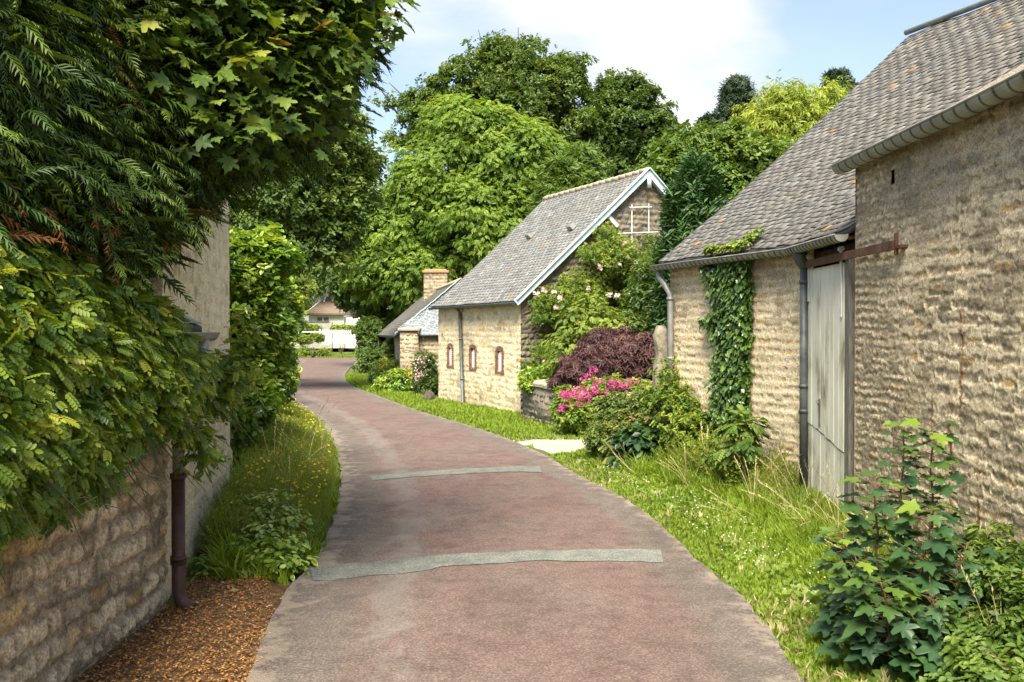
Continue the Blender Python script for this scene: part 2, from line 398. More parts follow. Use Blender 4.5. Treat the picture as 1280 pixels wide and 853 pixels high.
# the cloud bank thins out towards the right of the lane and a little on the left
fx = M('ADD', cn.outputs[0], M('MULTIPLY', M('MAXIMUM', M('SUBTRACT', sx.outputs[0], .22), 0.0), -2.4))
fx = M('ADD', fx, M('MULTIPLY', M('MAXIMUM', M('SUBTRACT', -.02, sx.outputs[0]), 0.0), -.35))
cr = nt.nodes.new('ShaderNodeValToRGB'); cr.color_ramp.elements[0].position = .33; cr.color_ramp.elements[1].position = .47; nt.links.new(fx, cr.inputs[0])
cn2 = nt.nodes.new('ShaderNodeTexNoise'); cn2.inputs['Scale'].default_value = 1.6; cn2.inputs['Detail'].default_value = 5; nt.links.new(mp.outputs[0], cn2.inputs['Vector'])
cc = nt.nodes.new('ShaderNodeValToRGB'); cc.color_ramp.elements[0].position = .38; cc.color_ramp.elements[0].color = (.30, .315, .355, 1); cc.color_ramp.elements[1].position = .58; cc.color_ramp.elements[1].color = (.405, .40, .40, 1); nt.links.new(cn2.outputs[0], cc.inputs[0])
b1 = nt.nodes.new('ShaderNodeBackground'); b1.inputs[1].default_value = .095; nt.links.new(sk.outputs[0], b1.inputs[0])
b2 = nt.nodes.new('ShaderNodeBackground'); b2.inputs[1].default_value = 1.0; nt.links.new(cc.outputs[0], b2.inputs[0])
ms = nt.nodes.new('ShaderNodeMixShader'); nt.links.new(M('MULTIPLY_ADD', cr.outputs[0], .72, .24), ms.inputs[0]); nt.links.new(b1.outputs[0], ms.inputs[1]); nt.links.new(b2.outputs[0], ms.inputs[2])
wo = nt.nodes.new('ShaderNodeOutputWorld'); nt.links.new(ms.outputs[0], wo.inputs[0])
vs = scn.view_settings; vs.view_transform = 'Standard'; vs.look = 'None'; vs.gamma = 1; vs.exposure = 1.5; vs.use_curve_mapping = False
scn.render.engine = 'CYCLES'; cy_ = scn.cycles
cy_.max_bounces = 5; cy_.diffuse_bounces = 3; cy_.glossy_bounces = 2; cy_.transmission_bounces = 3; cy_.transparent_max_bounces = 4
cy_.use_denoising = True; cy_.caustics_reflective = False; cy_.caustics_refractive = False

# ================================================================ materials
M_STONE = attrmat('rubble_stone', nscale=55, nmix=.42, bump=.6, bdist=.010)
M_SLATE = attrmat('slate', rough=.62, nscale=30, nmix=.22, bump=.3, bdist=.004, spec=.35)
M_ZINC = noisemat('zinc', [(.3, (.20, .21, .20)), (.55, (.30, .31, .29)), (.75, (.38, .39, .36))], 6, .5, .15, .003, metallic=.35)
M_ZINCD = noisemat('dark_zinc', [(.3, (.07, .08, .08)), (.6, (.13, .145, .14)), (.8, (.22, .23, .21))], 7, .5, .15, .003, metallic=.3)
M_RUST = noisemat('rusty_steel', [(.3, (.07, .035, .022)), (.5, (.12, .058, .036)), (.7, (.18, .10, .065))], 9, .85, .4, .004)
M_DARKW = noisemat('weathered_timber', [(.3, (.07, .065, .05)), (.5, (.17, .16, .13)), (.75, (.30, .29, .24))], 10, .9, .6, .006, stretch=(6, 6, .6))
M_BLACK = noisemat('dark_timber_and_shade', [(.3, (.012, .011, .009)), (.7, (.03, .027, .022))], 10, .9)  # near-black for timber, and for shade painted into openings
M_WHITEW = noisemat('white_painted_wood', [(.3, (.60, .62, .58)), (.7, (.78, .80, .76))], 12, .6, .2, .003)
M_BARGE = noisemat('pale_blue_painted_board', [(.3, (.40, .50, .53)), (.5, (.55, .65, .67)), (.75, (.66, .73, .72))], 7, .6, .2, .003)
M_BRICK = attrmat('red_brick', nscale=40, nmix=.2)
M_GLASS = noisemat('window_pane', [(.4, (.70, .73, .73)), (.6, (.84, .86, .86))], 3, .3, .05, spec=.6)
M_BARK = noisemat('bark', [(.3, (.035, .028, .02)), (.6, (.10, .085, .065)), (.8, (.16, .14, .11))], 14, .95, .8, .02, stretch=(1, 1, .3))
M_STEM = noisemat('green_stem', [(.3, (.07, .09, .03)), (.7, (.16, .12, .06))], 20, .8)
M_MORTAR = noisemat('grey_render', [(.3, (.25, .235, .2)), (.7, (.42, .39, .33))], 5, .95, .4, .01)

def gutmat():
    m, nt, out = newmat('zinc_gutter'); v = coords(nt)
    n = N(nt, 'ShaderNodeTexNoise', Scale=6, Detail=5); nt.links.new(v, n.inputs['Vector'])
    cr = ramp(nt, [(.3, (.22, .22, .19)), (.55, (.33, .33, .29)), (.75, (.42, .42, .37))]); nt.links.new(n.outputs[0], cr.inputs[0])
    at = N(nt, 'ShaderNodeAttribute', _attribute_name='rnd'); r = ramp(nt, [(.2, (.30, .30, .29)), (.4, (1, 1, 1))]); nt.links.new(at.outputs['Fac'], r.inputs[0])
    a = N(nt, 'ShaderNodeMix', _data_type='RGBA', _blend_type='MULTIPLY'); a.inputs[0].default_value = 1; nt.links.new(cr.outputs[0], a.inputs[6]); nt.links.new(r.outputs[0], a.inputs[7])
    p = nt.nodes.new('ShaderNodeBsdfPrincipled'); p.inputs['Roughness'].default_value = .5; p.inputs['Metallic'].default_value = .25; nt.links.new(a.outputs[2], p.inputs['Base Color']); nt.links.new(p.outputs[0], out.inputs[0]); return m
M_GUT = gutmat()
# door boards: whitewashed wood worn back to grey
m, nt, out = newmat('whitewashed_boards'); v = coords(nt, (14, 14, .9))
n1 = N(nt, 'ShaderNodeTexNoise', Scale=4, Detail=7, Roughness=.7); nt.links.new(v, n1.inputs['Vector'])
v2 = coords(nt, (1.5, 1.5, .7)); n2 = N(nt, 'ShaderNodeTexNoise', Scale=2.2, Detail=5); nt.links.new(v2, n2.inputs['Vector'])
ad = N(nt, 'ShaderNodeMath', _operation='MULTIPLY_ADD'); nt.links.new(n1.outputs[0], ad.inputs[0]); ad.inputs[1].default_value = .6; nt.links.new(n2.outputs[0], ad.inputs[2])
cr = ramp(nt, [(.58, (.20, .18, .13)), (.66, (.46, .43, .32)), (.76, (.70, .68, .54)), (.95, (.80, .78, .66))]); nt.links.new(ad.outputs[0], cr.inputs[0])
p = nt.nodes.new('ShaderNodeBsdfPrincipled'); p.inputs['Roughness'].default_value = .8; nt.links.new(cr.outputs[0], p.inputs['Base Color'])
b = N(nt, 'ShaderNodeBump', Strength=.5, Distance=.004); nt.links.new(n1.outputs[0], b.inputs['Height']); nt.links.new(b.outputs[0], p.inputs['Normal']); nt.links.new(p.outputs[0], out.inputs[0]); M_DOOR = m

# road: red chip tarmac, greyer along the edges
def roadmat(name, base, grey, edge=True):
    m, nt, out = newmat(name); v = coords(nt)
    at = N(nt, 'ShaderNodeAttribute', _attribute_name='edge')
    big = N(nt, 'ShaderNodeTexNoise', Scale=.55, Detail=7, Roughness=.6, Distortion=.4); nt.links.new(coords(nt, (1.6, .7, 1)), big.inputs['Vector'])
    med = N(nt, 'ShaderNodeTexNoise', Scale=5, Detail=6, Roughness=.65); nt.links.new(v, med.inputs['Vector'])
    fine = N(nt, 'ShaderNodeTexVoronoi', Scale=48); nt.links.new(v, fine.inputs['Vector'])
    fine2 = N(nt, 'ShaderNodeTexNoise', Scale=85, Detail=4, Roughness=.85); nt.links.new(v, fine2.inputs['Vector'])
    def mth(op, a, b, c=None):
        n = nt.nodes.new('ShaderNodeMath'); n.operation = op
        for i, q in enumerate((a, b, c)):
            if q is None: continue
            if isinstance(q, (int, float)): n.inputs[i].default_value = q
            else: nt.links.new(q, n.inputs[i])
        return n.outputs[0]
    k = mth('ADD', mth('MULTIPLY', at.outputs['Fac'], 1.0), mth('ADD', mth('MULTIPLY', big.outputs[0], 1.0), mth('MULTIPLY', med.outputs[0], .35)))
    r1 = ramp(nt, [(.60, (0, 0, 0)), (.95, (1, 1, 1))]); nt.links.new(k, r1.inputs[0])
    mx = N(nt, 'ShaderNodeMix', _data_type='RGBA'); nt.links.new(r1.outputs[0], mx.inputs[0]); mx.inputs[6].default_value = (*base, 1); mx.inputs[7].default_value = (*grey, 1)
    # chips
    r2 = ramp(nt, [(.0, (1.9, 1.85, 1.8)), (.25, (1.05, 1.05, 1.05)), (.6, (.45, .43, .42))]); nt.links.new(fine.outputs['Distance'], r2.inputs[0])
    r3 = ramp(nt, [(.32, (.45, .45, .45)), (.5, (1, 1, 1)), (.68, (1.6, 1.58, 1.5))]); nt.links.new(fine2.outputs[0], r3.inputs[0])
    r4 = ramp(nt, [(.3, (.66, .67, .70)), (.5, (1, 1, 1)), (.7, (1.18, 1.15, 1.1))]); nt.links.new(med.outputs[0], r4.inputs[0])
    a = N(nt, 'ShaderNodeMix', _data_type='RGBA', _blend_type='MULTIPLY'); a.inputs[0].default_value = .55; nt.links.new(mx.outputs[2], a.inputs[6]); nt.links.new(r2.outputs[0], a.inputs[7])
    b_ = N(nt, 'ShaderNodeMix', _data_type='RGBA', _blend_type='MULTIPLY'); b_.inputs[0].default_value = .8; nt.links.new(a.outputs[2], b_.inputs[6]); nt.links.new(r3.outputs[0], b_.inputs[7])
    c_ = N(nt, 'ShaderNodeMix', _data_type='RGBA', _blend_type='MULTIPLY'); c_.inputs[0].default_value = .8; nt.links.new(b_.outputs[2], c_.inputs[6]); nt.links.new(r4.outputs[0], c_.inputs[7])
    p = nt.nodes.new('ShaderNodeBsdfPrincipled'); p.inputs['Roughness'].default_value = .85; p.inputs['Specular IOR Level'].default_value = .25
    # dusty sandy grit on the very edges
    r5 = ramp(nt, [(1.12, (0, 0, 0)), (1.13, (0, 0, 0))]); 
    k2 = mth('MULTIPLY_ADD', at.outputs['Fac'], 1.0, mth('MULTIPLY', mth('SUBTRACT', med.outputs[0], .5), 2.2))
    r5 = ramp(nt, [(.70, (0, 0, 0)), (.98, (.75, .75, .75))]); nt.links.new(k2, r5.inputs[0])
    d_ = N(nt, 'ShaderNodeMix', _data_type='RGBA'); nt.links.new(r5.outputs[0], d_.inputs[0]); nt.links.new(c_.outputs[2], d_.inputs[6]); d_.inputs[7].default_value = (.26, .22, .175, 1)
    # lime-grey worn streaks along the left wheel line
    aw = N(nt, 'ShaderNodeAttribute', _attribute_name='wheel'); ns = N(nt, 'ShaderNodeTexNoise', Scale=1.7, Detail=7, Roughness=.7, Distortion=.6); nt.links.new(coords(nt, (1.8, .8, 1)), ns.inputs['Vector'])
    rs = ramp(nt, [(.84, (0, 0, 0)), (1.05, (1, 1, 1))]); nt.links.new(mth('MULTIPLY_ADD', aw.outputs['Fac'], .5, ns.outputs[0]), rs.inputs[0])
    e_ = N(nt, 'ShaderNodeMix', _data_type='RGBA'); nt.links.new(mth('MULTIPLY', rs.outputs[0], .2), e_.inputs[0]); nt.links.new(d_.outputs[2], e_.inputs[6]); e_.inputs[7].default_value = (.27, .285, .265, 1)
    # old oily and damp patches
    n8 = N(nt, 'ShaderNodeTexNoise', Scale=.8, Detail=8, Roughness=.68, Distortion=.8); nt.links.new(coords(nt, (1.3, 1, 1)), n8.inputs['Vector'])
    r8 = ramp(nt, [(.32, (.78, .77, .77)), (.52, (1, 1, 1)), (.70, (1.08, 1.07, 1.06))]); nt.links.new(n8.outputs[0], r8.inputs[0])
    f_ = N(nt, 'ShaderNodeMix', _data_type='RGBA', _blend_type='MULTIPLY'); f_.inputs[0].default_value = 1; nt.links.new(e_.outputs[2], f_.inputs[6]); nt.links.new(r8.outputs[0], f_.inputs[7])
    nt.links.new(f_.outputs[2], p.inputs['Base Color'])
    bb = N(nt, 'ShaderNodeBump', Strength=1, Distance=.008); nt.links.new(fine.outputs['Distance'], bb.inputs['Height']); bb.invert = True
    bb2 = N(nt, 'ShaderNodeBump', Strength=.6, Distance=.012); nt.links.new(fine2.outputs[0], bb2.inputs['Height']); nt.links.new(bb.outputs[0], bb2.inputs['Normal']); nt.links.new(bb2.outputs[0], p.inputs['Normal'])
    nt.links.new(p.outputs[0], out.inputs[0]); return m
M_ROAD = roadmat('red_chip_tarmac', (.178, .122, .107), (.168, .14, .122))
M_PATCH = roadmat('grey_tarmac_patch', (.19, .205, .18), (.22, .235, .21))
M_GROUND = noisemat('earth_and_moss', [(.35, (.085, .075, .035)), (.5, (.075, .10, .025)), (.65, (.13, .13, .05))], 3, .95, .8, .03, bscale=30)
M_LAWN = noisemat('far_lawn', [(.35, (.09, .15, .025)), (.5, (.13, .19, .03)), (.7, (.19, .22, .06))], 2, .95, .8, .03, bscale=30)
M_GRAVEL = noisemat('pale_gravel', [(.3, (.22, .19, .14)), (.45, (.36, .32, .25)), (.6, (.46, .42, .35))], 22, .95, 1, .02, bscale=50)
M_SOIL = noisemat('soil_with_leaf_mould', [(.35, (.07, .04, .02)), (.5, (.14, .08, .035)), (.65, (.22, .13, .06))], 14, .95, 1, .03)

# leaves (stops run over the per-leaf value)
L_ASH = leafmat('ash_leaf', [(0, (.06, .125, .016)), (.4, (.12, .20, .025)), (.75, (.19, .275, .035)), (1, (.26, .33, .055))], .45)
L_WAL = leafmat('walnut_leaf', [(0, (.04, .075, .015)), (.5, (.085, .14, .025)), (1, (.17, .22, .045))], .4)
L_DRK = leafmat('dark_broad_leaf', [(0, (.035, .065, .016)), (.5, (.07, .12, .025)), (1, (.13, .19, .04))], .35)
L_MID = leafmat('mid_leaf', [(0, (.04, .085, .015)), (.5, (.085, .145, .022)), (1, (.16, .22, .04))], .35)
L_WIL = leafmat('willow_leaf', [(0, (.12, .17, .02)), (.5, (.22, .28, .035)), (1, (.34, .38, .07))], .4)
L_PIN = leafmat('pine_needle', [(0, (.012, .028, .014)), (.6, (.03, .055, .022)), (1, (.05, .08, .03))], .1)
L_CYP = leafmat('cypress_frond', [(0, (.015, .045, .012)), (.6, (.035, .085, .018)), (1, (.06, .12, .025))], .15)
L_YEW = leafmat('conifer_frond', [(0, (.02, .05, .012)), (.35, (.055, .105, .018)), (.6, (.12, .185, .024)), (.93, (.22, .28, .04)), (.95, (.22, .10, .03)), (1, (.30, .13, .04))], .2)
L_MAP = leafmat('maple_leaf', [(0, (.035, .07, .015)), (.5, (.08, .14, .02)), (.85, (.18, .24, .028)), (.97, (.26, .28, .04)), (1, (.32, .18, .04))], .4)
L_CRP = leafmat('creeper_leaf', [(0, (.04, .09, .015)), (.4, (.11, .19, .02)), (.7, (.24, .31, .03)), (1, (.44, .42, .05))], .4, rough=.4, spec=.5)
L_LAU = leafmat('laurel_leaf', [(0, (.06, .13, .018)), (.45, (.13, .23, .025)), (.75, (.25, .34, .04)), (1, (.38, .42, .07))], .3, rough=.3, spec=.6)
L_IVY = leafmat('ivy_leaf', [(0, (.025, .065, .014)), (.5, (.06, .12, .02)), (.8, (.12, .19, .035)), (.97, (.20, .26, .06)), (1, (.25, .06, .02))], .15, rough=.3, spec=.6)
L_ROS = leafmat('rose_leaf', [(0, (.05, .10, .018)), (.4, (.11, .18, .025)), (.8, (.22, .28, .035)), (1, (.34, .36, .07))], .4)
L_YSH = leafmat('yellow_green_leaf', [(0, (.07, .12, .02)), (.5, (.15, .21, .03)), (1, (.28, .33, .06))], .4)
L_PUR = leafmat('purple_leaf', [(0, (.035, .018, .018)), (.5, (.075, .034, .034)), (.85, (.13, .065, .055)), (1, (.20, .13, .07))], .3, tint=(1.2, .7, .8))
L_HYD = leafmat('hydrangea_leaf', [(0, (.05, .11, .02)), (.5, (.13, .21, .03)), (1, (.27, .33, .06))], .35)
L_PNK = leafmat('pink_petal', [(0, (.42, .03, .16)), (.5, (.65, .07, .30)), (1, (.80, .22, .48))], .3, tint=(1.1, .8, .9), gain=1.0)
L_PAL = leafmat('pale_pink_petal', [(0, (.62, .36, .38)), (1, (.85, .68, .66))], .3, tint=(1, .9, .9), gain=1.0)
L_SYC = leafmat('sycamore_leaf', [(0, (.015, .042, .02)), (.45, (.03, .075, .026)), (.75, (.065, .12, .02)), (.9, (.14, .21, .025)), (1, (.24, .13, .035))], .35, rough=.42, spec=.45)
L_WED = leafmat('weed_leaf', [(0, (.05, .10, .018)), (.5, (.12, .19, .03)), (1, (.22, .28, .06))], .35)
L_GRS = leafmat('grass_blade', [(0, (.08, .14, .012)), (.5, (.17, .25, .02)), (.85, (.22, .31, .035)), (1, (.34, .33, .10))], .4)
L_DRY = leafmat('dry_grass', [(0, (.20, .19, .07)), (.5, (.36, .31, .15)), (1, (.50, .44, .26))], .35, tint=(1.1, 1, .7))
L_MDW = leafmat('meadow_leaf', [(0, (.10, .16, .02)), (.5, (.19, .25, .035)), (.8, (.28, .30, .06)), (1, (.34, .30, .10))], .4)
L_YEL = leafmat('yellow_petal', [(0, (.70, .52, .03)), (1, (.80, .66, .08))], .2, tint=(1, 1, .5), gain=1.0)
L_ORG = leafmat('orange_petal', [(0, (.75, .20, .03)), (1, (.85, .35, .05))], .2, tint=(1, .8, .5), gain=1.0)
L_LIT = leafmat('fallen_leaf', [(0, (.10, .05, .02)), (.4, (.27, .12, .032)), (.8, (.40, .18, .045)), (1, (.46, .28, .10))], .1, tint=(1, 1, 1))
L_WHT = leafmat('white_petal', [(0, (.70, .66, .60)), (1, (.82, .80, .76))], .2, tint=(1, 1, 1), gain=1.0)

# ================================================================ slates
def slates(surf, L, nrow, wid, seed, c1, c2, c3, v_len, lichen=.012, thick=.012, gap=.004, rag=.006, lift=.004, brown=.3):
    """surf(u 0..1, v 0..1) -> points; L = eave length in metres, v_len = slope length"""
    rg = np.random.default_rng(seed); U0 = []; U1 = []; V0 = []
    nc = int(L/wid)
    for k in range(nrow):
        off = (k % 2)*.5+rg.normal()*.04
        e = (np.arange(-1, nc+2)+off+rg.normal(size=nc+3)*.05)/nc
        a = np.clip(e[:-1], 0, 1); b = np.clip(e[1:], 0, 1); ok = (b-a) > .15/nc
        U0.append(a[ok]); U1.append(b[ok]); V0.append(np.full(ok.sum(), k/nrow))
    U0 = np.concatenate(U0)+gap/L/2; U1 = np.concatenate(U1)-gap/L/2; V0 = np.concatenate(V0); n = len(U0)
    dv = 1/nrow; j = rg.normal(size=(2, n))*rag/v_len+rg.normal(size=n)*rag*.8/v_len
    va = np.clip(V0+j[0], 0, 1); vb = np.clip(V0+j[1], 0, 1); vt = np.clip(V0+dv*1.55, 0, 1)
    p = [surf(U0, va), surf(U1, vb), surf(U1, vt), surf(U0, vt)]
    nn = nrm(np.cross(p[1]-p[0], p[3]-p[0])); nn *= np.sign(nn[:, 2:3])
    up = lambda q, h: q+nn*h[:, None]
    hl = lift+thick*(1.6+np.abs(rg.normal(size=n))*.35); hr = lift+thick*(1.6+np.abs(rg.normal(size=n))*.35); ht = np.full(n, lift*.5)
    V = np.stack([up(p[0], hl), up(p[1], hr), up(p[2], ht), up(p[3], ht), up(p[0], hl-thick), up(p[1], hr-thick), up(p[2], ht-.003), up(p[3], ht-.003)], 1)
    fs = np.array([(0, 1, 2, 3), (0, 4, 5, 1), (1, 5, 6, 2), (0, 3, 7, 4)])
    loops = (fs.ravel()[None]+(np.arange(n)*8)[:, None]).ravel()
    a = rg.random((n, 1)); mid = (p[0]+p[2])/2
    col = np.array(c1)*(1-a)+np.array(c2)*a
    lo = fbm(mid[:, 0]*.8+mid[:, 1]*.5, mid[:, 1]*.7+mid[:, 2]*.8, seed, 4)[:, None]
    wbr = sst(.42, .62, lo)*brown; col = col*(1-wbr)+np.array(c3)*wbr
    col *= (.85+.3*rg.random((n, 1)))
    li = (rg.random(n) < lichen*2*(sst(.4, .6, fbm(mid[:, 1]*.9, mid[:, 2]*.9, seed+5, 3)))); wl_ = .35+.45*rg.random((li.sum(), 1)); col[li] = col[li]*(1-wl_)+np.array((.44, .23, .06))*wl_
    col = np.concatenate([col, np.ones((n, 1))], 1)
    # under-layer
    gu, gv = np.meshgrid(np.linspace(0, 1, 25), np.linspace(0, 1, 13), indexing='ij'); q = surf(gu.ravel(), gv.ravel()); q2 = q-np.array([0, 0, .07])
    ids = np.arange(25*13).reshape(25, 13); f = np.stack([ids[:-1, :-1], ids[1:, :-1], ids[1:, 1:], ids[:-1, 1:]], -1).reshape(-1, 4); f2 = f[:, ::-1]+325
    rim = [(ids[i, 0], ids[i+1, 0]) for i in range(24)]+[(ids[i+1, 12], ids[i, 12]) for i in range(24)]+[(ids[0, i+1], ids[0, i]) for i in range(12)]+[(ids[24, i], ids[24, i+1]) for i in range(12)]
    f3 = np.array([(a, a+325, b+325, b) for a, b in rim])
    nb = n*8
    VV = np.concatenate([V.reshape(-1, 3), q, q2]); ll = np.concatenate([loops, (f+nb).ravel(), (f2+nb).ravel(), (f3+nb).ravel()])
    cc = np.concatenate([np.repeat(col, 8, 0), np.tile(np.array([[.05, .048, .045, 1]]), (650, 1))])
    return VV, ll, np.full(len(ll)//4, 4), cc
def poly(pts, rel=None):
    pts = np.array(pts, float)
    t = np.concatenate([[0], np.cumsum(np.linalg.norm(np.diff(pts, axis=0), axis=1))]) if rel is None else np.array(rel, float)
    t = t/t[-1]
    return lambda u: np.stack([np.interp(u, t, pts[:, i]) for i in range(3)], -1), t
def gutter(name, pts, r, mat, parent, ribs=.22, capend=True, rib_r=1.08, drop=0):
    mb = MB(); pts = [np.array(p, float) for p in pts]; n = 10
    out = []
    for i, p in enumerate(pts):
        d = nrm(pts[min(i+1, len(pts)-1)]-pts[max(i-1, 0)]); s = nrm(np.cross(d, (0, 0, 1)))
        out.append([p+s*math.cos(a)*r-np.array([0, 0, 1])*math.sin(a)*r for a in np.linspace(0, math.pi, n)]+[p+s*math.cos(a)*r*.86-np.array([0, 0, 1])*math.sin(a)*r*.86 for a in np.linspace(math.pi, 0, n)])
    k = 2*n; vs = [v for ring in out for v in ring]
    mb.add(vs, [(i*k+j, i*k+(j+1) % k, (i+1)*k+(j+1) % k, (i+1)*k+j) for i in range(len(pts)-1) for j in range(k)], False, r=.9)
    for i in (0, len(pts)-1): mb.add([v for v in out[i][:n]], [tuple(range(n))], r=.9)
    # rolled front bead and joint bands
    for sgn in (0,): mb.tube([o[0] for o in out], r*.13, 6, r=.9)
    mb.tube([o[n-1] for o in out], r*.13, 6, r=.9)
    L = 0
    for a, b in zip(pts[:-1], pts[1:]):
        d = b-a; ln = np.linalg.norm(d); d = d/ln; s = nrm(np.cross(d, (0, 0, 1))); t = ribs-L
        while t < ln:
            c = a+d*t
            for q in range(n-1):
                a0, a1 = np.linspace(0, math.pi, n)[q:q+2]
                f = lambda an, rr, o: c+d*o+s*math.cos(an)*rr-np.array([0, 0, 1])*math.sin(an)*rr
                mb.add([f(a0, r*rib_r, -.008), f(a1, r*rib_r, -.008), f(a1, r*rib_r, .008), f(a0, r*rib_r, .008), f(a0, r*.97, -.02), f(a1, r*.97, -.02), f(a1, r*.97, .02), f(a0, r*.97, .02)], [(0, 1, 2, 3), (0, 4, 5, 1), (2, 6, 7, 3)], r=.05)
            t += ribs
        L = ln-(t-ribs)
    o = mb.build(name, mat, parent); return o

# wall styles
ST_NEAR = dict(sf=22., row=.14, w=(.07, .30), slant=.08, wob=.045, mort=.055, vm=.004, rag=.028, soft=.008, amp=.020, proud=-.5, pit=.59, c1=(.72, .59, .38), c2=(.56, .46, .31), c3=(.66, .46, .22), mo=(.84, .70, .46), dirt=.12, dirtc=(.24, .205, .15), speck=1.2)
ST_FAR = dict(row=.12, w=(.06, .2), slant=.3, wob=.02, mort=.035, vm=.004, rag=.018, soft=.014, amp=.020, proud=-.4, pit=.64, c1=(.78, .64, .41), c2=(.62, .50, .32), c3=(.66, .46, .21), mo=(.84, .71, .48), dirt=.08, dirtc=(.26, .22, .16), speck=.6)
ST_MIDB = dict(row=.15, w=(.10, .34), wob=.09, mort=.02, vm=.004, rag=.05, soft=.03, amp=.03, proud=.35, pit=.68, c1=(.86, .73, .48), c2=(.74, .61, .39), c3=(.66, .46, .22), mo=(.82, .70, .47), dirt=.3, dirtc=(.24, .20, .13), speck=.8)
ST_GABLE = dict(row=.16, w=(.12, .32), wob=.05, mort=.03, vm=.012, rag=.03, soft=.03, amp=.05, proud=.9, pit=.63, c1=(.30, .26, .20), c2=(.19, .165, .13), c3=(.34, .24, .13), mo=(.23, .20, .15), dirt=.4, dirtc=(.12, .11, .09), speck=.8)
ST_COT = dict(row=.16, w=(.12, .36), wob=.05, mort=.03, vm=.012, rag=.03, soft=.03, amp=.05, proud=.9, pit=.63, c1=(.42, .33, .22), c2=(.28, .23, .16), c3=(.42, .27, .14), mo=(.40, .34, .24), dirt=.3, dirtc=(.14, .12, .09))
ST_LEFT = dict(row=.17, w=(.12, .36), wob=.08, mort=.03, vm=.010, rag=.04, soft=.03, amp=.034, proud=.7, pit=.62, c1=(.76, .64, .44), c2=(.58, .48, .33), c3=(.66, .48, .25), mo=(.36, .30, .21), dirt=.25, dirtc=(.22, .19, .14), speck=.8)
ST_LHOUSE = dict(row=.14, w=(.10, .3), wob=.03, mort=.04, vm=.01, rag=.03, soft=.03, amp=.014, proud=.5, pit=.66, c1=(.90, .76, .48), c2=(.86, .70, .42), c3=(.78, .58, .30), mo=(.90, .78, .52), dirt=.15, dirtc=(.42, .37, .27), speck=.4)
ST_GW = dict(row=.15, w=(.12, .3), wob=.04, mort=.03, vm=.012, rag=.03, soft=.03, amp=.05, proud=.9, pit=.60, c1=(.28, .24, .17), c2=(.17, .15, .115), c3=(.32, .24, .14), mo=(.22, .19, .14), dirt=.35, dirtc=(.09, .085, .07))
def box_cols(vs, fs, c): return (vs, fs, c)
def prism(pts2, z0, z1):    # plan polygon extruded
    n = len(pts2); vs = [(x, y, z0) for x, y in pts2]+[(x, y, z1) for x, y in pts2]
    return vs, [tuple(range(n))[::-1], tuple(range(n, 2*n))]+[(i, (i+1) % n, n+(i+1) % n, n+i) for i in range(n)]

# ================================================================ right: the long barn (far, lower part)
W0 = (2.43, 14.1); W1 = (3.62, 11.2); W2 = (3.62, 9.5)
barn = empty('stone_barn', (W1[0], W1[1], 0), 'long low pale stone barn with catslide slate roof, ivy and white sliding door', 'barn')
dY0, dY1 = 11.04, 9.52
def far_post(s, z, disp, col):
    q = sst(.58, .7, fbm(s*1.3, z*.5, 77, 4))[..., None]*.22
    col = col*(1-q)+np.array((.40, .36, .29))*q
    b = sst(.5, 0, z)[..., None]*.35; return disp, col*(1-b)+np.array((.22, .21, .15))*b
ST_FAR['post'] = far_post
ST_FAR2 = dict(ST_FAR); ST_FAR2.update(c1=(.66, .54, .36), c2=(.50, .41, .28), mo=(.74, .62, .43), row=.10, w=(.05, .14), proud=.3, pit=.60, amp=.022, slant=0)
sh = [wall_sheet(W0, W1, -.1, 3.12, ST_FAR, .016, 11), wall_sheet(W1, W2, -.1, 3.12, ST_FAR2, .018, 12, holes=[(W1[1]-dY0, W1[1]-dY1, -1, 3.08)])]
bk = (.30, .26, .2)
g1 = (W0[0]+.927*9.6, W0[1]+.376*9.6)
def gable_quads(a, b, he, hr, frac=.5, th=.25):
    a = np.array(a, float); b = np.array(b, float); m = a+(b-a)*frac
    vs = [(*a, -.1), (*b, -.1), (*b, he), (*m, hr), (*a, he)]
    return vs, [(0, 1, 2, 3, 4)]
vs1, fs1 = gable_quads(W0, g1, 3.1, 7.15, .51)
ex = [(vs1, fs1, (.42, .35, .25)), (*prism([(12.5, 9.5), g1, (g1[0]+.05, g1[1]-.2), (12.6, 9.5)], -.1, 3.1), bk)]
# reveal of the doorway
ex.append(([(3.62, dY0, -.1), (3.95, dY0, -.1), (3.95, dY0, 3.1), (3.62, dY0, 3.1)], [(0, 1, 2, 3)], (.3, .26, .2)))
join_sheets('wall', sh, M_STONE, barn, ex)
eF, tF = poly([(2.26, 14.2, 3.17), (3.46, 11.24, 3.17), (3.49, 9.5, 3.17)])
rF, _ = poly([(6.92, 16.1, 7.28), (8.45, 12.3, 7.28), (8.5, 9.5, 7.28)], tF)
SG = (.135, .13, .117); SG2 = (.20, .19, .17); SB = (.185, .155, .12)
def surfF(u, v):
    u = np.asarray(u); v = np.asarray(v); q = eF(u)*(1-v[..., None])+rF(u)*v[..., None]
    q[..., 2] += -.10*np.sin(v*math.pi)+.035*(fbm(u*9, v*4, 5, 3)-.5)*2; return q
sl1 = slates(surfF, 4.93, 52, .17, 31, SG, SG2, SB, 6.5, lichen=.016, rag=.012, thick=.008)
def back(r, dx): return r
rb = [(6.92, 16.1, 7.26), (8.45, 12.3, 7.26), (8.5, 9.5, 7.26)]; bb = [(11.6, 17.9, 3.1), (12.9, 14., 3.1), (13.2, 9.5, 3.1)]
join_sheets('roof', [sl1], M_SLATE, barn, [(rb+bb, [(0, 1, 4, 3), (1, 2, 5, 4)], (.15, .145, .14))])
MB().tube([(6.86, 16.08, 7.31), (8.45, 12.28, 7.31), (8.5, 9.9, 7.31)], .05, 8).build('ridge_cap', M_ZINC, barn)
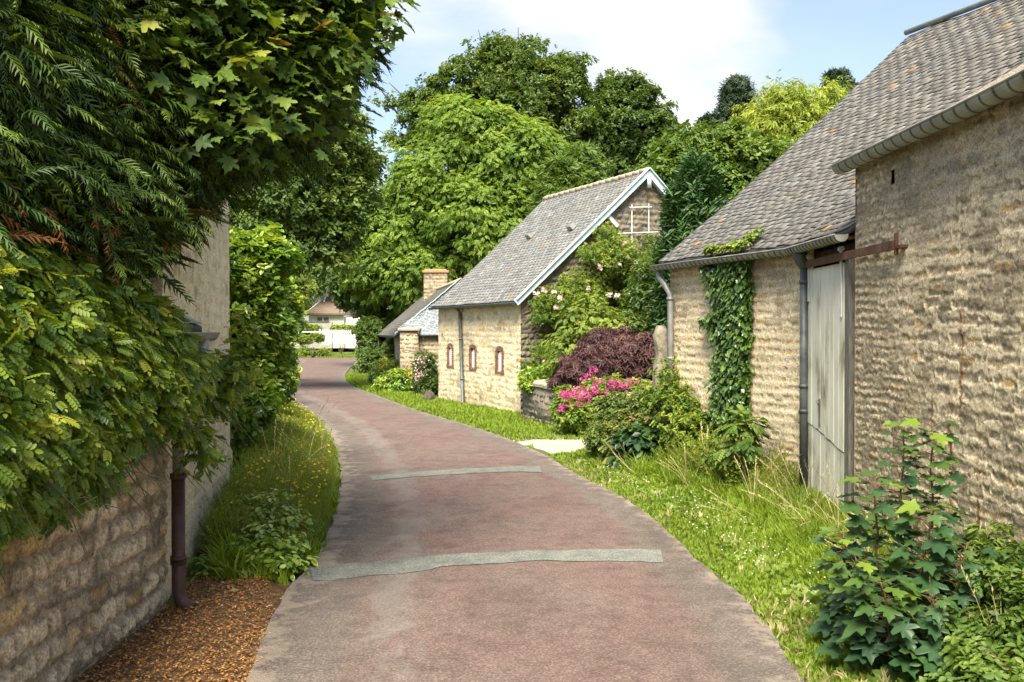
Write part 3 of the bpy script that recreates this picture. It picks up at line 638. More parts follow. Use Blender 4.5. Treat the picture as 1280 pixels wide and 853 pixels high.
gF = [np.array(eF(np.array([u]))[0])+np.array([-.07, -.02, -.06]) for u in [0, .35, tF[1], .8, .985]]
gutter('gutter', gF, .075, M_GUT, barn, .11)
# far downpipe, pale, with its swan neck
dp = MB(); a0 = np.array([2.26, 14.13, 3.08])
c1_ = np.array([2.40, 13.97, 0])
dp.tube([a0, a0+(0, 0, -.14), (2.33, 14.02, 2.82), (2.40, 13.95, 2.66), (2.40, 13.95, .05)], .048, 10)
for z in (2.6, 1.7, .8): dp.tube([(2.40, 13.95, z-.02), (2.40, 13.95, z+.02)], .058, 10)
dp.build('downpipe', M_ZINC, barn)
dp = MB(); px_, py_ = 3.50, 11.03
dp.tube([(px_-.05, py_, 3.10), (px_-.05, py_, 3.0), (px_, py_, 2.86)], [.09, .085, .052], 10)
dp.tube([(px_, py_, 2.87), (px_, py_, .02)], .05, 12)
for z in (2.7, 1.45, 1.15): dp.tube([(px_, py_, z-.02), (px_, py_, z+.02)], .06, 12)
dp.box((px_+.06, py_, 1.45), (.1, .03, .03)); dp.build('downpipe', M_ZINCD, barn)
tag(barn.children[-1], 'dark grey downpipe beside the white door'); tag(barn.children[-2], 'pale zinc downpipe with swan neck at the far corner')
# doorway
fr = MB()
fr.box((3.62, dY1+.21, 1.46), (.16, .13, 2.92), r=.4); fr.build('door_post', M_DARKW, barn, .006)
MB().box((3.80, (dY0+dY1)/2, 3.0), (.14, dY0-dY1, .22)).box((3.9, (dY0+dY1)/2, 1.45), (.05, dY0-dY1, 3.1)).build('doorway_shade', M_BLACK, barn)  # near-black panels stand in for the shade inside the doorway
bm_ = MB(); bm_.box((3.66, (dY0+dY1)/2-.02, 2.965), (.10, dY0-dY1-.12, .15)); bm_.build('lintel', M_RUST, barn, .004)
en = MB()
for k in range(5): MB().box((3.70, dY0-.12-k*.32, 3.10), (.2, .09, .12), r=.5).build('rafter_end', M_BLACK, barn)
dr = MB(); ya, yb = dY0-.03, dY1+.30; nb = 8
rgd = random.Random(4)
zs = 1.03
for k in range(nb):
    y1 = ya-(ya-yb)*k/nb; y0 = ya-(ya-yb)*(k+1)/nb; xo = rgd.uniform(-.003, .003); zc_ = zs-.22*(k+.5)/nb
    g = .009
    # upper board, with its worn lower edge; lower board hangs behind the break
    za_ = zs-.22*k/nb+rgd.uniform(-.012, .012); zb_ = zs-.22*(k+1)/nb+rgd.uniform(-.012, .012)   # y1 side, y0 side
    def plank(x, t, za0, zb0, za1, zb1):
        a, b = y1-g/2, y0+g/2
        vs = [(xx, yy, zz) for xx in (x-t/2, x+t/2) for yy, zz in ((a, za0), (b, zb0), (b, zb1), (a, za1))]
        dr.add(vs, [(0, 3, 2, 1), (4, 5, 6, 7), (0, 1, 5, 4), (1, 2, 6, 5), (2, 3, 7, 6), (3, 0, 4, 7)])
    plank(3.555+xo, .03, za_, zb_, 2.84, 2.84)
    gp0, gp1 = rgd.uniform(.008, .03), rgd.uniform(.008, .03)
    plank(3.562+xo, .028, .05+rgd.uniform(0, .05), .05+rgd.uniform(0, .05), za_-gp0, zb_-gp1)
door = dr.build('sliding_door', M_DOOR, barn, .003); tag(door, 'whitewashed plank door with a broken edge low down')
MB().box((3.59, (ya+yb)/2, 1.46), (.02, ya-yb-.02, 2.7)).build('board_gap_shade', M_BLACK, door)  # black sheet puts dark shade into the gaps between boards
st_ = MB()
for y, zl in ((ya-.05, .55), (yb+.06, .75)):
    st_ = MB(); st_.box((3.53, y, 2.93-zl/2+.08), (.012, .05, zl)); st_.tube([(3.53, y-.03, 2.99), (3.53, y+.03, 2.99)], .03, 10); st_.build('door_strap', M_WHITEW, door)
wr = MB(); wr.tube([(3.54, ya-.42, 1.32), (3.50, ya-.43, 1.30), (3.53, ya-.44, 1.24)], .006, 6); wr.box((3.536, ya-.44, 1.17), (.012, .045, .32)); wr.build('door_handle', M_DARKW, door)
rl = MB(); rl.bar((3.50, dY0+.02, 2.90), (3.47, 8.38, 2.89), .02, .085); rl.box((3.50, 8.39, 2.90), (.03, .03, .2)); rl.box((3.53, 8.33, 2.87), (.09, .1, .03)); rl.box((3.53, 8.9, 2.9), (.07, .03, .05))
rl.build('door_rail', M_RUST, barn, .002)

# ================================================================ right: the near barn
nb_ = empty('stone_barn', (3.55, 9.5, 0), 'tall brown rubble stone barn filling the right edge, rust streaks and heavy zinc gutter', 'barn')
NL = 9.0
def near_post(s, z, disp, col):
    st2 = dict(ST_FAR2); st2.update(c1=(.84, .70, .46), c2=(.66, .54, .36), mo=(.50, .41, .27), pit=.60, sf=26., speck=1.2, row=.085, w=(.05, .16), wob=.06, rag=.03, soft=.008, amp=.021, proud=.5, dirt=.15); st2.pop('post', None)
    d2, c2 = stonefield(s, z, st2, 515); mk = np.clip(sst(1.9, .7, s+.9*(fbm(s*.9, z*.9, 518, 4)-.5)*2)+sst(1.3, .4, z+.5*(fbm(s, z, 519, 3)-.5)*2)*.6, 0, 1)
    disp = disp*(1-mk)+d2*mk; col = col*(1-mk[..., None])+c2*mk[..., None]
    # rust runs under old fixings; greyer tone towards the top; pale lime splash
    for s0, za, zb, wd in ((2.22, 1.45, 2.25, .022), (2.06, .55, 1.5, .035), (2.5, .5, 1.1, .02), (1.75, .75, 1.5, .012)):
        q = np.exp(-((s-s0-.04*(fbm(s*0, z*3, 91)-.5)*2)/wd)**2)*sst(za-.1, za+.1, z)*sst(zb+.15, zb-.1, z)*sst(.35, .5, fbm(s*25, z*14, 95, 3))
        q = np.clip(q*1.4, 0, 1)[..., None]*.9; col = col*(1-q)+np.array((.24, .085, .03))*q
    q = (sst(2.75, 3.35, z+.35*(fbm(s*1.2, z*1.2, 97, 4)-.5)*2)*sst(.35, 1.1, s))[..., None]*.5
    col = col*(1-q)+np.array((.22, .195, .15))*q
    e = np.exp(-(((s-1.95)-(z-3.2)*.5)/.10)**2-((z-3.15)/.28)**2)*sst(.3, .55, fbm(s*7, z*7, 99, 3)); e = e[..., None]*.7
    col = col*(1-e)+np.array((.42, .38, .30))*e
    l = (sst(1.0, .2, s)*(1-sst(3.3, 3.6, z)))[..., None]*.35; col = col*(1-l)+np.array((.42, .35, .25))*l
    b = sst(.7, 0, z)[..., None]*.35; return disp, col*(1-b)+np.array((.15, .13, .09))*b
ST_NEAR['post'] = near_post
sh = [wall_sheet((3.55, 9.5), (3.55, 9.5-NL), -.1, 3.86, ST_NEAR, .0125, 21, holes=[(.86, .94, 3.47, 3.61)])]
ex = [(*prism([(3.62, 9.47), (12.8, 9.47), (12.8, .5), (3.9, .5), (3.9, 9.2), (3.62, 9.2)], -.1, 3.2), bk),
      ([(3.54, 9.5, 0), (3.95, 9.5, 0), (3.95, 9.5, 3.7), (3.54, 9.5, 3.85)], [(0, 1, 2, 3)], (.36, .3, .22)),
      ([(3.54, 9.49, 2.9), (8.4, 9.49, 2.9), (8.4, 9.49, 7.2), (6.1, 9.49, 5.35), (3.54, 9.49, 3.86)], [(0, 1, 2, 3, 4)], (.30, .26, .2)),
      ([(3.54, .5, 0), (12.8, .5, 0), (12.8, .5, 3.2), (8.4, .5, 7.2), (6.1, .5, 5.3), (3.54, .5, 3.86)], [(0, 1, 2, 3, 4, 5)], (.30, .26, .2))]
join_sheets('wall', sh, M_STONE, nb_, ex)
MB().box((3.66, 8.6, 3.54), (.1, .12, .18)).build('vent_shade', M_BLACK, nb_)  # near-black box stands in for the shade inside the opening
def surfN(u, v):
    u = np.asarray(u); v = np.asarray(v); X = 3.44+5.04*v; Y = 9.62-9.42*u
    z = 2.99+(X-3.44)*.851+.86*np.clip(1-v/.85, 0, 1)**2
    z = z-.10*np.sin(v*math.pi)+.03*(fbm(u*14, v*4, 6, 3)-.5)*2
    return np.stack([X, Y, z], -1)
sl2 = slates(surfN, 9.42, 50, .18, 33, SG, SG2, SB, 6.4, lichen=.016, rag=.012, thick=.008)
join_sheets('roof', [sl2], M_SLATE, nb_, [([(8.48, 9.62, 7.28), (8.48, .2, 7.28), (13.2, .2, 3.1), (13.2, 9.62, 3.1)], [(0, 1, 2, 3)], (.15, .145, .14))])
MB().tube([(8.48, 9.62, 7.33), (8.48, .2, 7.33)], .05, 8).build('ridge_cap', M_ZINC, nb_)
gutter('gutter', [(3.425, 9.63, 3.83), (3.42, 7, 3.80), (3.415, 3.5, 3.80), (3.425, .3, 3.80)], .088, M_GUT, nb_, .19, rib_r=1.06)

# ================================================================ middle barn
A = np.array([.22, 23.3]); B = np.array([-2.27, 28.4]); dm = nrm(A-B); gd = np.array([-dm[1], dm[0]]); gd = gd if gd[0] > 0 else -gd
ap = 3.765; GWd = 7.53; RH = 6.42
mid = empty('stone_barn', (A[0], A[1], 0), 'middle stone barn with pale blue bargeboards, smooth grey slate roof and three tiny brick windows', 'barn')
Lm = np.linalg.norm(A-B)
def gab(px, off=0.):      # plan point on the gable in the direction px
    k = (px-640)/F; t = (A[1]*k-A[0])/(gd[0]-gd[1]*k); q = A+gd*t+(-np.array([-gd[1], gd[0]]))*off; return q
def str_s(px):            # distance along street wall from B
    k = (px-640)/F; return (k*B[1]-B[0])/(dm[0]-k*dm[1])
wins = [(str_s(624.6), 1.34), (str_s(591.2), 1.36), (str_s(563.), 1.38)]
holes = [(s-.17, s+.17, z-.28, z+.26) for s, z in wins]
def mid_post(s, z, disp, col):
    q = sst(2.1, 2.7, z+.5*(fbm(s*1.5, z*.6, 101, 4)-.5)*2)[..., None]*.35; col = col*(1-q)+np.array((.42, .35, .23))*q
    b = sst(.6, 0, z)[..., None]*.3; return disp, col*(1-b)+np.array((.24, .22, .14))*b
ST_MIDB['post'] = mid_post
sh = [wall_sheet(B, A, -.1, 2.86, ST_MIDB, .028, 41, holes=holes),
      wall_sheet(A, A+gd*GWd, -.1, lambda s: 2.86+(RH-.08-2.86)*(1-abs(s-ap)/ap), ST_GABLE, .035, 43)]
Bk = B+gd*GWd
vs1, fs1 = gable_quads(B, Bk, 2.86, RH-.08)
ex = [(vs1, fs1, (.3, .26, .2)), ([(*(A+gd*GWd), 0), (*Bk, 0), (*Bk, 2.86), (*(A+gd*GWd), 2.86)], [(0, 1, 2, 3)], (.3, .26, .2))]
join_sheets('wall', sh, M_STONE, mid, ex)
ov = .18; ln_ = np.array([-gd[0], -gd[1]])
E0 = B-dm*.14+ln_*ov; E1 = A+dm*.14+ln_*ov; R0 = B-dm*.14+gd*ap; R1 = A+dm*.14+gd*ap
eM, tM = poly([(*E0, 2.87), (*E1, 2.87)]); rM, _ = poly([(*R0, RH), (*R1, RH)])
def surfM(u, v):
    u = np.asarray(u); v = np.asarray(v); q = eM(u)*(1-v[..., None])+rM(u)*v[..., None]; q[..., 2] += -.05*np.sin(v*math.pi)+.02*(fbm(u*8, v*5, 8, 3)-.5)*2; return q
sl3 = slates(surfM, Lm+.28, 40, .20, 35, (.21, .212, .20), (.30, .298, .28), (.25, .235, .19), 5.3, lichen=.004, brown=.4, thick=.009)
K0 = B-dm*.14+gd*(2*ap+ov); K1 = A+dm*.14+gd*(2*ap+ov)
join_sheets('roof', [sl3], M_SLATE, mid, [([(*R0, RH), (*R1, RH), (*K1, 2.87), (*K0, 2.87), (*R0, RH-.08), (*R1, RH-.08), (*K1, 2.79), (*K0, 2.79)], [(0, 1, 2, 3), (4, 7, 6, 5), (1, 5, 6, 2), (3, 2, 6, 7)], (.2, .2, .195))])
rg_ = random.Random(8); mb = MB()
n_rt = 17
M_RIDGE = noisemat('lichened_ridge_tile', [(.3, (.30, .27, .22)), (.5, (.42, .38, .31)), (.62, (.45, .27, .10)), (.75, (.33, .31, .26))], 7, .9, .4, .01)
for k in range(n_rt):
    a = np.array([*(R0+(R1-R0)*k/n_rt), RH+.03+rg_.uniform(-.008, .008)]); b = np.array([*(R0+(R1-R0)*(k+1.06)/n_rt), RH+.035+rg_.uniform(-.008, .008)])
    mb.tube([a, b], [.075, .085], 8)
mb.build('ridge_tiles', M_RIDGE, mid)
bg = MB()
apx = np.array([*(A+dm*.17+gd*ap), RH+.0])
for sgn, e in ((0, np.array([*(A+dm*.17+ln_*(ov+.04)), 2.82])), (1, np.array([*(A+dm*.17+gd*(2*ap+ov+.04)), 2.82]))):
    bg.bar(apx+np.array([0, 0, -.02 if sgn == 0 else -.023]), e, .035, .17)
    bg.bar(apx+np.array([*(dm*.02), .09]), e+np.array([*(dm*.02), .09]), .10, .03)
bg.build('bargeboard', M_BARGE, mid, .004)
q = A+dm*.2+gd*ap; MB().tube([(*q, RH-.12), (*q, RH-.45)], [.05, .07], 8).build('finial_pendant', M_BARGE, mid)
q = gab(758, .06); z_ = 2.1+(415-276)/F*q[1]; MB().bar((*q, z_+.12), (*(q+gd*.28), z_-.14), .1, .1).build('purlin_bracket', M_WHITEW, mid)
gutter('gutter', [(*(E0+ln_*.05), 2.83), (*(E1+ln_*.05), 2.83)], .055, M_ZINCD, mid, .5)
s_ = str_s(577.5); q = B+dm*s_+ln_*.07; q2 = B+dm*str_s(582.5)+ln_*.10
mb = MB().tube([(*(q+ln_*.12), 2.80), (*q, 2.66), (*q2, .10), (*(q2+ln_*.08+dm*.05), .03)], .05, 10)
for f_ in (.3, .75):
    c = np.array([*q, 2.66])*(1-f_)+np.array([*q2, .1])*f_; mb.tube([c+(0, 0, .03), c-(0, 0, .03)], .06, 10)
mb.build('downpipe', M_ZINCD, mid)
for (s, z) in wins:
    c = B+dm*s; bmb = []
    def W(ds, dz, off): q = c+dm*ds+ln_*off; return (q[0], q[1], z+dz)
    mbk = MB(); rgb = random.Random(int(s*100)); cols = []
    def brick(ds, dz, w_, h_):
        vs = [W(ds+a*w_/2, dz+b*h_/2, o) for o in (-.06, .02) for a, b in ((-1, -1), (1, -1), (1, 1), (-1, 1))]
        mbk.add(vs, [(0, 3, 2, 1), (4, 5, 6, 7), (0, 1, 5, 4), (1, 2, 6, 5), (2, 3, 7, 6), (3, 0, 4, 7)])
    for i in range(9):
        zz = -.27+.062*i
        for sg in (-1, 1): brick(sg*(.19 if i % 2 else .205), zz, .09 if i % 2 else .12, .052)
    for i in range(7):
        a = math.radians(162-24*i); brick(.19*math.cos(a), .265+.075*math.sin(a), .058, .085)
    for i in range(5): brick(-.22+.11*i, -.325, .10, .055)
    me = bpy.data.meshes.new('surround'); me.from_pydata(mbk.v, [], mbk.f); at = me.attributes.new('col', 'FLOAT_COLOR', 'POINT')
    cc = []
    for i in range(len(mbk.v)//8):
        t = rgb.random(); cc += [(.19+.09*t, .09+.05*t, .06+.03*t, 1)]*8
    at.data.foreach_set('color', np.array(cc, np.float32).ravel())
    wn = link('window', me, M_BRICK, mid)
    ch = MB(); ch.add([W(a, b, -.03) for a, b in ((-.15, -.29), (.15, -.29), (.15, .2), (0, .29), (-.15, .2))], [(0, 1, 2, 3, 4)]); ch.build('pane', M_GLASS, wn)
    fm = MB(); P4 = [(-.135, -.285), (.135, -.285), (.135, .21), (0, .28), (-.135, .21)]
    for i in range(5):
        a, b = P4[i], P4[(i+1) % 5]; fm.bar(W(*a, -.02), W(*b, -.02), .03, .02)
    fm.build('frame', M_BLACK, wn)
vt = MB
for (x, y) in ((662, 300), (714, 289)):
    # a small zinc vent standing proud of the slates: find the slope point
    best = None
    uu, vv = np.meshgrid(np.linspace(0, 1, 120), np.linspace(0, 1, 120), indexing='ij'); q = surfM(uu.ravel(), vv.ravel())
    ex_ = 640+F*q[:, 0]/q[:, 1]; ey = 415-F*(q[:, 2]-H)/q[:, 1]; i = np.argmin((ex_-x)**2+(ey-y)**2); c = q[i]
    up_ = nrm(np.array([*(R0-E0), RH-2.87])); sd = np.array([*dm, 0]); no = nrm(np.cross(sd, up_)); no *= np.sign(no[2])
    c = c+no*.03
    MB().add([c-sd*.14, c+sd*.14, c+sd*.14+no*.02-up_*.0, c-sd*.11+no*.13, c+sd*.11+no*.13, c+up_*.42], [(0, 1, 4, 3), (3, 4, 5), (0, 3, 5), (1, 5, 4), (0, 5, 1)]).build('roof_vent', M_ZINC, mid)
# white trellis fixed high on the gable
tr = empty('trellis', (*gab(790, .08), 4.), 'thin white wooden trellis bars high on the gable above the climbing rose', 'trellis')
def tb(x0, y0, x1, y1, o, n_):
    a = gab(x0, o); b = gab(x1, o); mb = MB(); mb.bar((*a, H+(415-y0)/F*a[1]), (*b, H+(415-y1)/F*b[1]), .024, .024, up=(*dm, 0) if x0 == x1 else (0, 0, 1)); mb.build(n_, M_WHITEW, tr)
for a in ((788, 256, 788, 345), (809, 255, 809, 296), (771, 292, 771, 345), (751, 300, 751, 332)): tb(*a, .06, 'upright')
for a in ((784, 259.5, 812, 259), (770, 292, 822, 290), (750, 318, 800, 316)): tb(*a, .10, 'crossbar')

# ================================================================ cottage beyond
cot = empty('stone_cottage', (-4.05, 34.5, 0), 'small low cottage with stone chimney and two-tone slate roof beyond the middle barn', 'cottage')
cd = nrm(np.array([-2.85, 14.4])); cn_ = np.array([-cd[1], cd[0]]); cn_ = cn_ if cn_[0] < 0 else -cn_
c0 = np.array([-3.95, 34.3]); c1 = c0+cd*13.5
ST_REN = dict(ST_COT); ST_REN.update(amp=.01, c1=(.44, .40, .31), c2=(.40, .36, .28), mo=(.46, .42, .33), dirt=.3, dirtc=(.30, .27, .2), speck=.2)
hw = 2.05; rz_ = 4.0
sh = [wall_sheet(c1, c0+cd*.0, -.1, 2.05, ST_REN, .07, 51),
      wall_sheet(c0+np.array([.35, -.9]), c0+np.array([2.6, -.9]), -.1, 2.0, ST_COT, .04, 53)]
r0_ = c0-cn_*hw+cd*.0; r1_ = c1-cn_*hw; b0_ = c0-cn_*hw*2; b1_ = c1-cn_*hw*2
ex = [([(*c0, 0), (*b0_, 0), (*b0_, 2.0), (*r0_, rz_-.08), (*c0, 2.0)], [(0, 1, 2, 3, 4)], (.38, .32, .23)), ([(*c1, 0), (*b1_, 0), (*b1_, 2.0), (*r1_, rz_-.08), (*c1, 2.0)], [(0, 1, 2, 3, 4)], (.38, .32, .23)),
      ([(c0[0]+.35, c0[1]-.9, 0), (c0[0]+.35, c0[1], 0), (c0[0]+.35, c0[1], 2.1), (c0[0]+.35, c0[1]-.9, 2.0)], [(0, 1, 2, 3)], (.38, .32, .23))]
join_sheets('wall', sh, M_STONE, cot, ex)
eC, tC = poly([(*(c1+cn_*.4+cd*.2), 1.93), (*(c0+cn_*.4), 1.93)]); rC, _ = poly([(*(r1_+cd*.2), rz_), (*r0_, rz_)])
def surfC(u, v): u = np.asarray(u); v = np.asarray(v); return eC(u)*(1-v[..., None])+rC(u)*v[..., None]
slc = slates(surfC, 13.7, 22, .26, 55, (.17, .165, .15), (.24, .23, .21), (.22, .19, .14), 3.1, lichen=.01, brown=.6)
# bluish lean-to slope that fronts the gable
h0 = np.array([c0[0]+.05, c0[1]-1.05]); h1 = np.array([c0[0]+2.9, c0[1]-1.05])
eH, tH = poly([(*h0, 1.98), (*h1, 1.98)]); rH, _ = poly([(*(c0+cn_*.35+np.array([0, -.02])), 2.2), (*(r0_+np.array([0, -.03])), rz_+.06)])
def surfH(u, v): u = np.asarray(u); v = np.asarray(v); return eH(u)*(1-v[..., None])+rH(u)*v[..., None]
slh = slates(surfH, 2.85, 15, .19, 57, (.22, .25, .27), (.36, .40, .42), (.3, .32, .32), 2.2, lichen=.0, brown=.1)
join_sheets('roof', [slc, slh], M_SLATE, cot, [([(*r0_, rz_), (*r1_, rz_), (*b1_, 2.), (*b0_, 2.)], [(0, 1, 2, 3)], (.18, .17, .16))])
vb = MB()
a = np.array([*(c0+cn_*.4), 1.98]); b = np.array([*r0_, rz_+.06]); nv_ = 13
for k in range(nv_): vb.box(a+(b-a)*(k+.5)/nv_+np.array([0, -.04, .05]), (.24, .3, .03), ry=-.72+.12*(k % 2), r=.8)
vb.build('verge_slates', M_BARGE, cot)
MB().tube([(*r1_, rz_+.04), (*r0_, rz_+.05)], .09, 8).build('ridge_tiles', M_RIDGE, cot)
chp = r0_+cd*8.; cz0, cz1 = 3.4, 4.9
csh = []; cwd = .54; cln = .5
cc_ = [chp+np.array([-cwd, -cln]), chp+np.array([cwd, -cln]), chp+np.array([cwd, cln]), chp+np.array([-cwd, cln])]
csh = [wall_sheet(cc_[0], cc_[1], 3.3, 4.82, ST_COT, .05, 61), wall_sheet(cc_[3], cc_[0], 3.3, 4.82, ST_COT, .05, 62), wall_sheet(cc_[1], cc_[2], 3.3, 4.82, ST_COT, .05, 63)]
chm = join_sheets('chimney', csh, M_STONE, cot, [(*prism([tuple(p*.94+chp*.06) for p in cc_], 3.3, 4.8), (.3, .25, .18))])
MB().box((*chp, 4.86), (cwd*2+.12, cln*2+.12, .1)).build('chimney_cap', noisemat('orange_tile', [(.3, (.40, .16, .07)), (.7, (.55, .30, .16))], 12, .9), chm)
MB().box((*chp, 4.93), (cwd*2-.1, cln*2-.1, .06)).build('chimney_flaunching', M_RIDGE, chm)
# stone pier at the cottage corner
pier = empty('stone_buttress', (-3.72, 33.1, 0), 'rough stone buttress standing at the cottage corner', 'buttress')
pp = [np.array([-4.02, 33.0]), np.array([-3.40, 33.0]), np.array([-3.36, 33.7]), np.array([-4.0, 33.7])]
join_sheets('shaft', [wall_sheet(pp[0], pp[1], -.1, 2.18, ST_COT, .035, 65), wall_sheet(pp[3], pp[0], -.1, 2.18, ST_COT, .035, 66), wall_sheet(pp[1], pp[2], -.1, 2.18, ST_COT, .035, 67)], M_STONE, pier, [(*prism([tuple(p) for p in pp], -.1, 2.14), (.38, .32, .23))])
MB().box((-3.7, 33.3, 2.20), (.78, .8, .08), rx=.05).build('cap_slab', M_RIDGE, pier, .01)
# ================================================================ ground and road
LE = [(-1.45, -6.), (-1.5, 0), (-1.55, 3.5)]+[tuple(G(*p)) for p in ((309, 853), (333, 778), (352, 745), (385, 710), (398, 690), (421, 640), (426, 605), (424, 575), (414, 545), (395, 524), (367, 505), (343, 492), (338, 477), (344, 465), (349, 458))]+[(-16.3, 69.), (-20., 76)]
RE = [(1.9, -6.), (1.85, 0), (1.8, 3.5)]+[tuple(G(*p)) for p in ((1003, 853), (973, 800), (934, 751), (880, 707), (825, 655), (781, 622), (722, 594), (686, 571), (640, 550), (614, 541), (570, 527), (520, 513), (476, 496), (445, 485), (432, 477), (431, 468), (438, 459))]+[(-10.2, 64.), (-8.5, 69), (-3, 76.)]
def resamp(pts, n):
    p = np.array(pts); t = np.concatenate([[0], np.cumsum(np.linalg.norm(np.diff(p, axis=0), axis=1))])
    # smooth Catmull-like via dense linear + box filter
    u = np.linspace(0, t[-1], 4000); q = np.stack([np.interp(u, t, p[:, i]) for i in (0, 1)], -1)
    return q
def edge_fn(pts):
    p = np.array(pts); 
    def f(y): return np.interp(y, p[:, 1], p[:, 0])
    return f
RLf, RRf = edge_fn(LE), edge_fn(RE)
def smooth_f(f):
    ys = np.linspace(-6, 90, 3000); v = f(ys); 
    out = v.copy()
    for i, y in enumerate(ys):
        w = .25+max(0, y)*.03; k = int(w/(96/3000))+1; out[i] = v[max(0, i-k):i+k+1].mean()
    return lambda y: np.interp(y, ys, out)
RL = smooth_f(RLf); RR = smooth_f(RRf)
def far_rise(x, y):      # grassy bank beyond the bend
    b = sst(73.5, 80, y)*1.0*sst(12, 2, x)
    return b+sst(90, 130, y)*.3
ny, nx = 900, 46
ys = np.concatenate([np.linspace(-6, 30, 700), np.linspace(30.2, 74.2, 200)]); V = []; E = []; WH = []
for i, y in enumerate(ys):
    a = float(RL(y)); b = float(RR(y)); k = .03+.0*y
    a += (fbm(np.array([y*3.5]), np.array([1.]), 3, 5, .65)[0]-.5)*.07; b += (fbm(np.array([y*3.5]), np.array([9.]), 4, 5, .65)[0]-.5)*.07
    if y > 60: b = b+0
    t = np.linspace(0, 1, nx); x = a+(b-a)*t
    d = np.minimum((x-a)*(.9), b-x); cr_ = .022*np.sin(t*math.pi)
    z = .0+cr_*np.ones(nx)+.006*(fbm(x*2, np.full(nx, y*2), 14, 3)-.5)
    V.append(np.stack([x, np.full(nx, y), z], -1)); E.append(np.clip(1-d/.55, 0, 1)*.86+.16*np.clip(1-(x-a)/1.3, 0, 1)); WH.append(np.exp(-((x-a-.85)/.38)**2)*(.4+.6*float(sst(3, 7, y))))
V = np.concatenate(V); E = np.concatenate(E); WH = np.concatenate(WH); ids = np.arange(len(ys)*nx).reshape(len(ys), nx)
f = np.stack([ids[:-1, :-1], ids[:-1, 1:], ids[1:, 1:], ids[1:, :-1]], -1).reshape(-1)
me = mesh_np('road', V, f, np.full(len(f)//4, 4), {'edge': ('FLOAT', E), 'wheel': ('FLOAT', WH)}, True)
tag(link('road', me, M_ROAD), kind='structure')
def roadz(x, y):
    a, b = float(RL(y)), float(RR(y)); t = min(1, max(0, (x-a)/(b-a))); return .022*math.sin(t*math.pi)
def road_patch(top, bot, seed):
    t = np.array([G(*p) for p in top]); b = np.array([G(*p) for p in bot]); n = 90
    u = np.linspace(0, 1, n); tx = np.stack([np.interp(u, np.linspace(0, 1, len(t)), t[:, i]) for i in (0, 1)], -1); bx = np.stack([np.interp(u, np.linspace(0, 1, len(b)), b[:, i]) for i in (0, 1)], -1)
    j = (fbm(u*24, u*0, seed, 4)-.5)*.08; tx[:, 1] += j; bx[:, 1] += (fbm(u*14, u*0+5, seed, 4)-.5)*.10
    k = 8; V = []; Ed = []
    for i in range(n):
        for q in range(k):
            x, y = tx[i]*(1-q/(k-1))+bx[i]*q/(k-1); V.append((x, y, roadz(x, y)+.006)); Ed.append(.1)
    ids = np.arange(n*k).reshape(n, k); f = np.stack([ids[:-1, :-1], ids[:-1, 1:], ids[1:, 1:], ids[1:, :-1]], -1).reshape(-1)
    me = mesh_np('road_patch', np.array(V), f, np.full(len(f)//4, 4), {'edge': ('FLOAT', np.array(Ed))}, True); tag(link('road_patch', me, M_PATCH), kind='structure')
road_patch([(386, 711), (430, 708), (520, 700), (600, 695), (700, 692), (790, 689), (826, 689)], [(392, 727), (430, 727), (540, 716), (560, 711), (690, 705), (790, 704), (829, 705)], 3)
road_patch([(462, 596), (520, 592), (590, 588), (640, 585), (674, 584)], [(466, 602), (520, 598), (590, 594), (640, 592), (678, 592)], 5)
0 and road_patch([(432, 630), (450, 618), (460, 605), (470, 600)], [(436, 650), (456, 642), (472, 628), (478, 616)], 7)

# terrain in one sheet
xs = np.concatenate([np.linspace(-1500, -60, 16)[:-1], np.linspace(-60, -12, 40)[:-1], np.linspace(-12, 8, 120)[:-1], np.linspace(8, 60, 30)[:-1], np.linspace(60, 1500, 16)])
yy = np.concatenate([np.linspace(-400, -8, 8)[:-1], np.linspace(-8, 32, 220)[:-1], np.linspace(32, 110, 140)[:-1], np.linspace(110, 2500, 20)])
X, Y = np.meshgrid(xs, yy, indexing='ij'); a = RL(Y); b = RR(Y)
inside = np.minimum(X-a, b-X); out_ = sst(.0, .35, -inside)
Z = -.05+out_*(.055+.03*(fbm(X*1.1, Y*1.1, 8, 3)-.3))+far_rise(X, Y)*sst(0, 2., -inside)
Z = np.where((Y > 74.2) | (Y < -6), np.maximum(Z, -.02), Z)
ids = np.arange(X.size).reshape(X.shape); f = np.stack([ids[:-1, :-1], ids[1:, :-1], ids[1:, 1:], ids[:-1, 1:]], -1).reshape(-1)
tag(link('ground', mesh_np('ground', np.stack([X, Y, Z], -1).reshape(-1, 3), f, np.full(len(f)//4, 4), None, True), M_GROUND), kind='structure')
def gz(x, y):
    a = RL(y); b = RR(y); ins = np.minimum(x-a, b-x); o = sst(0, .35, -ins)
    return -.05+o*(.055+.03*(fbm(x*1.1, y*1.1, 8, 3)-.3))+far_rise(x, y)*sst(0, 2., -ins)
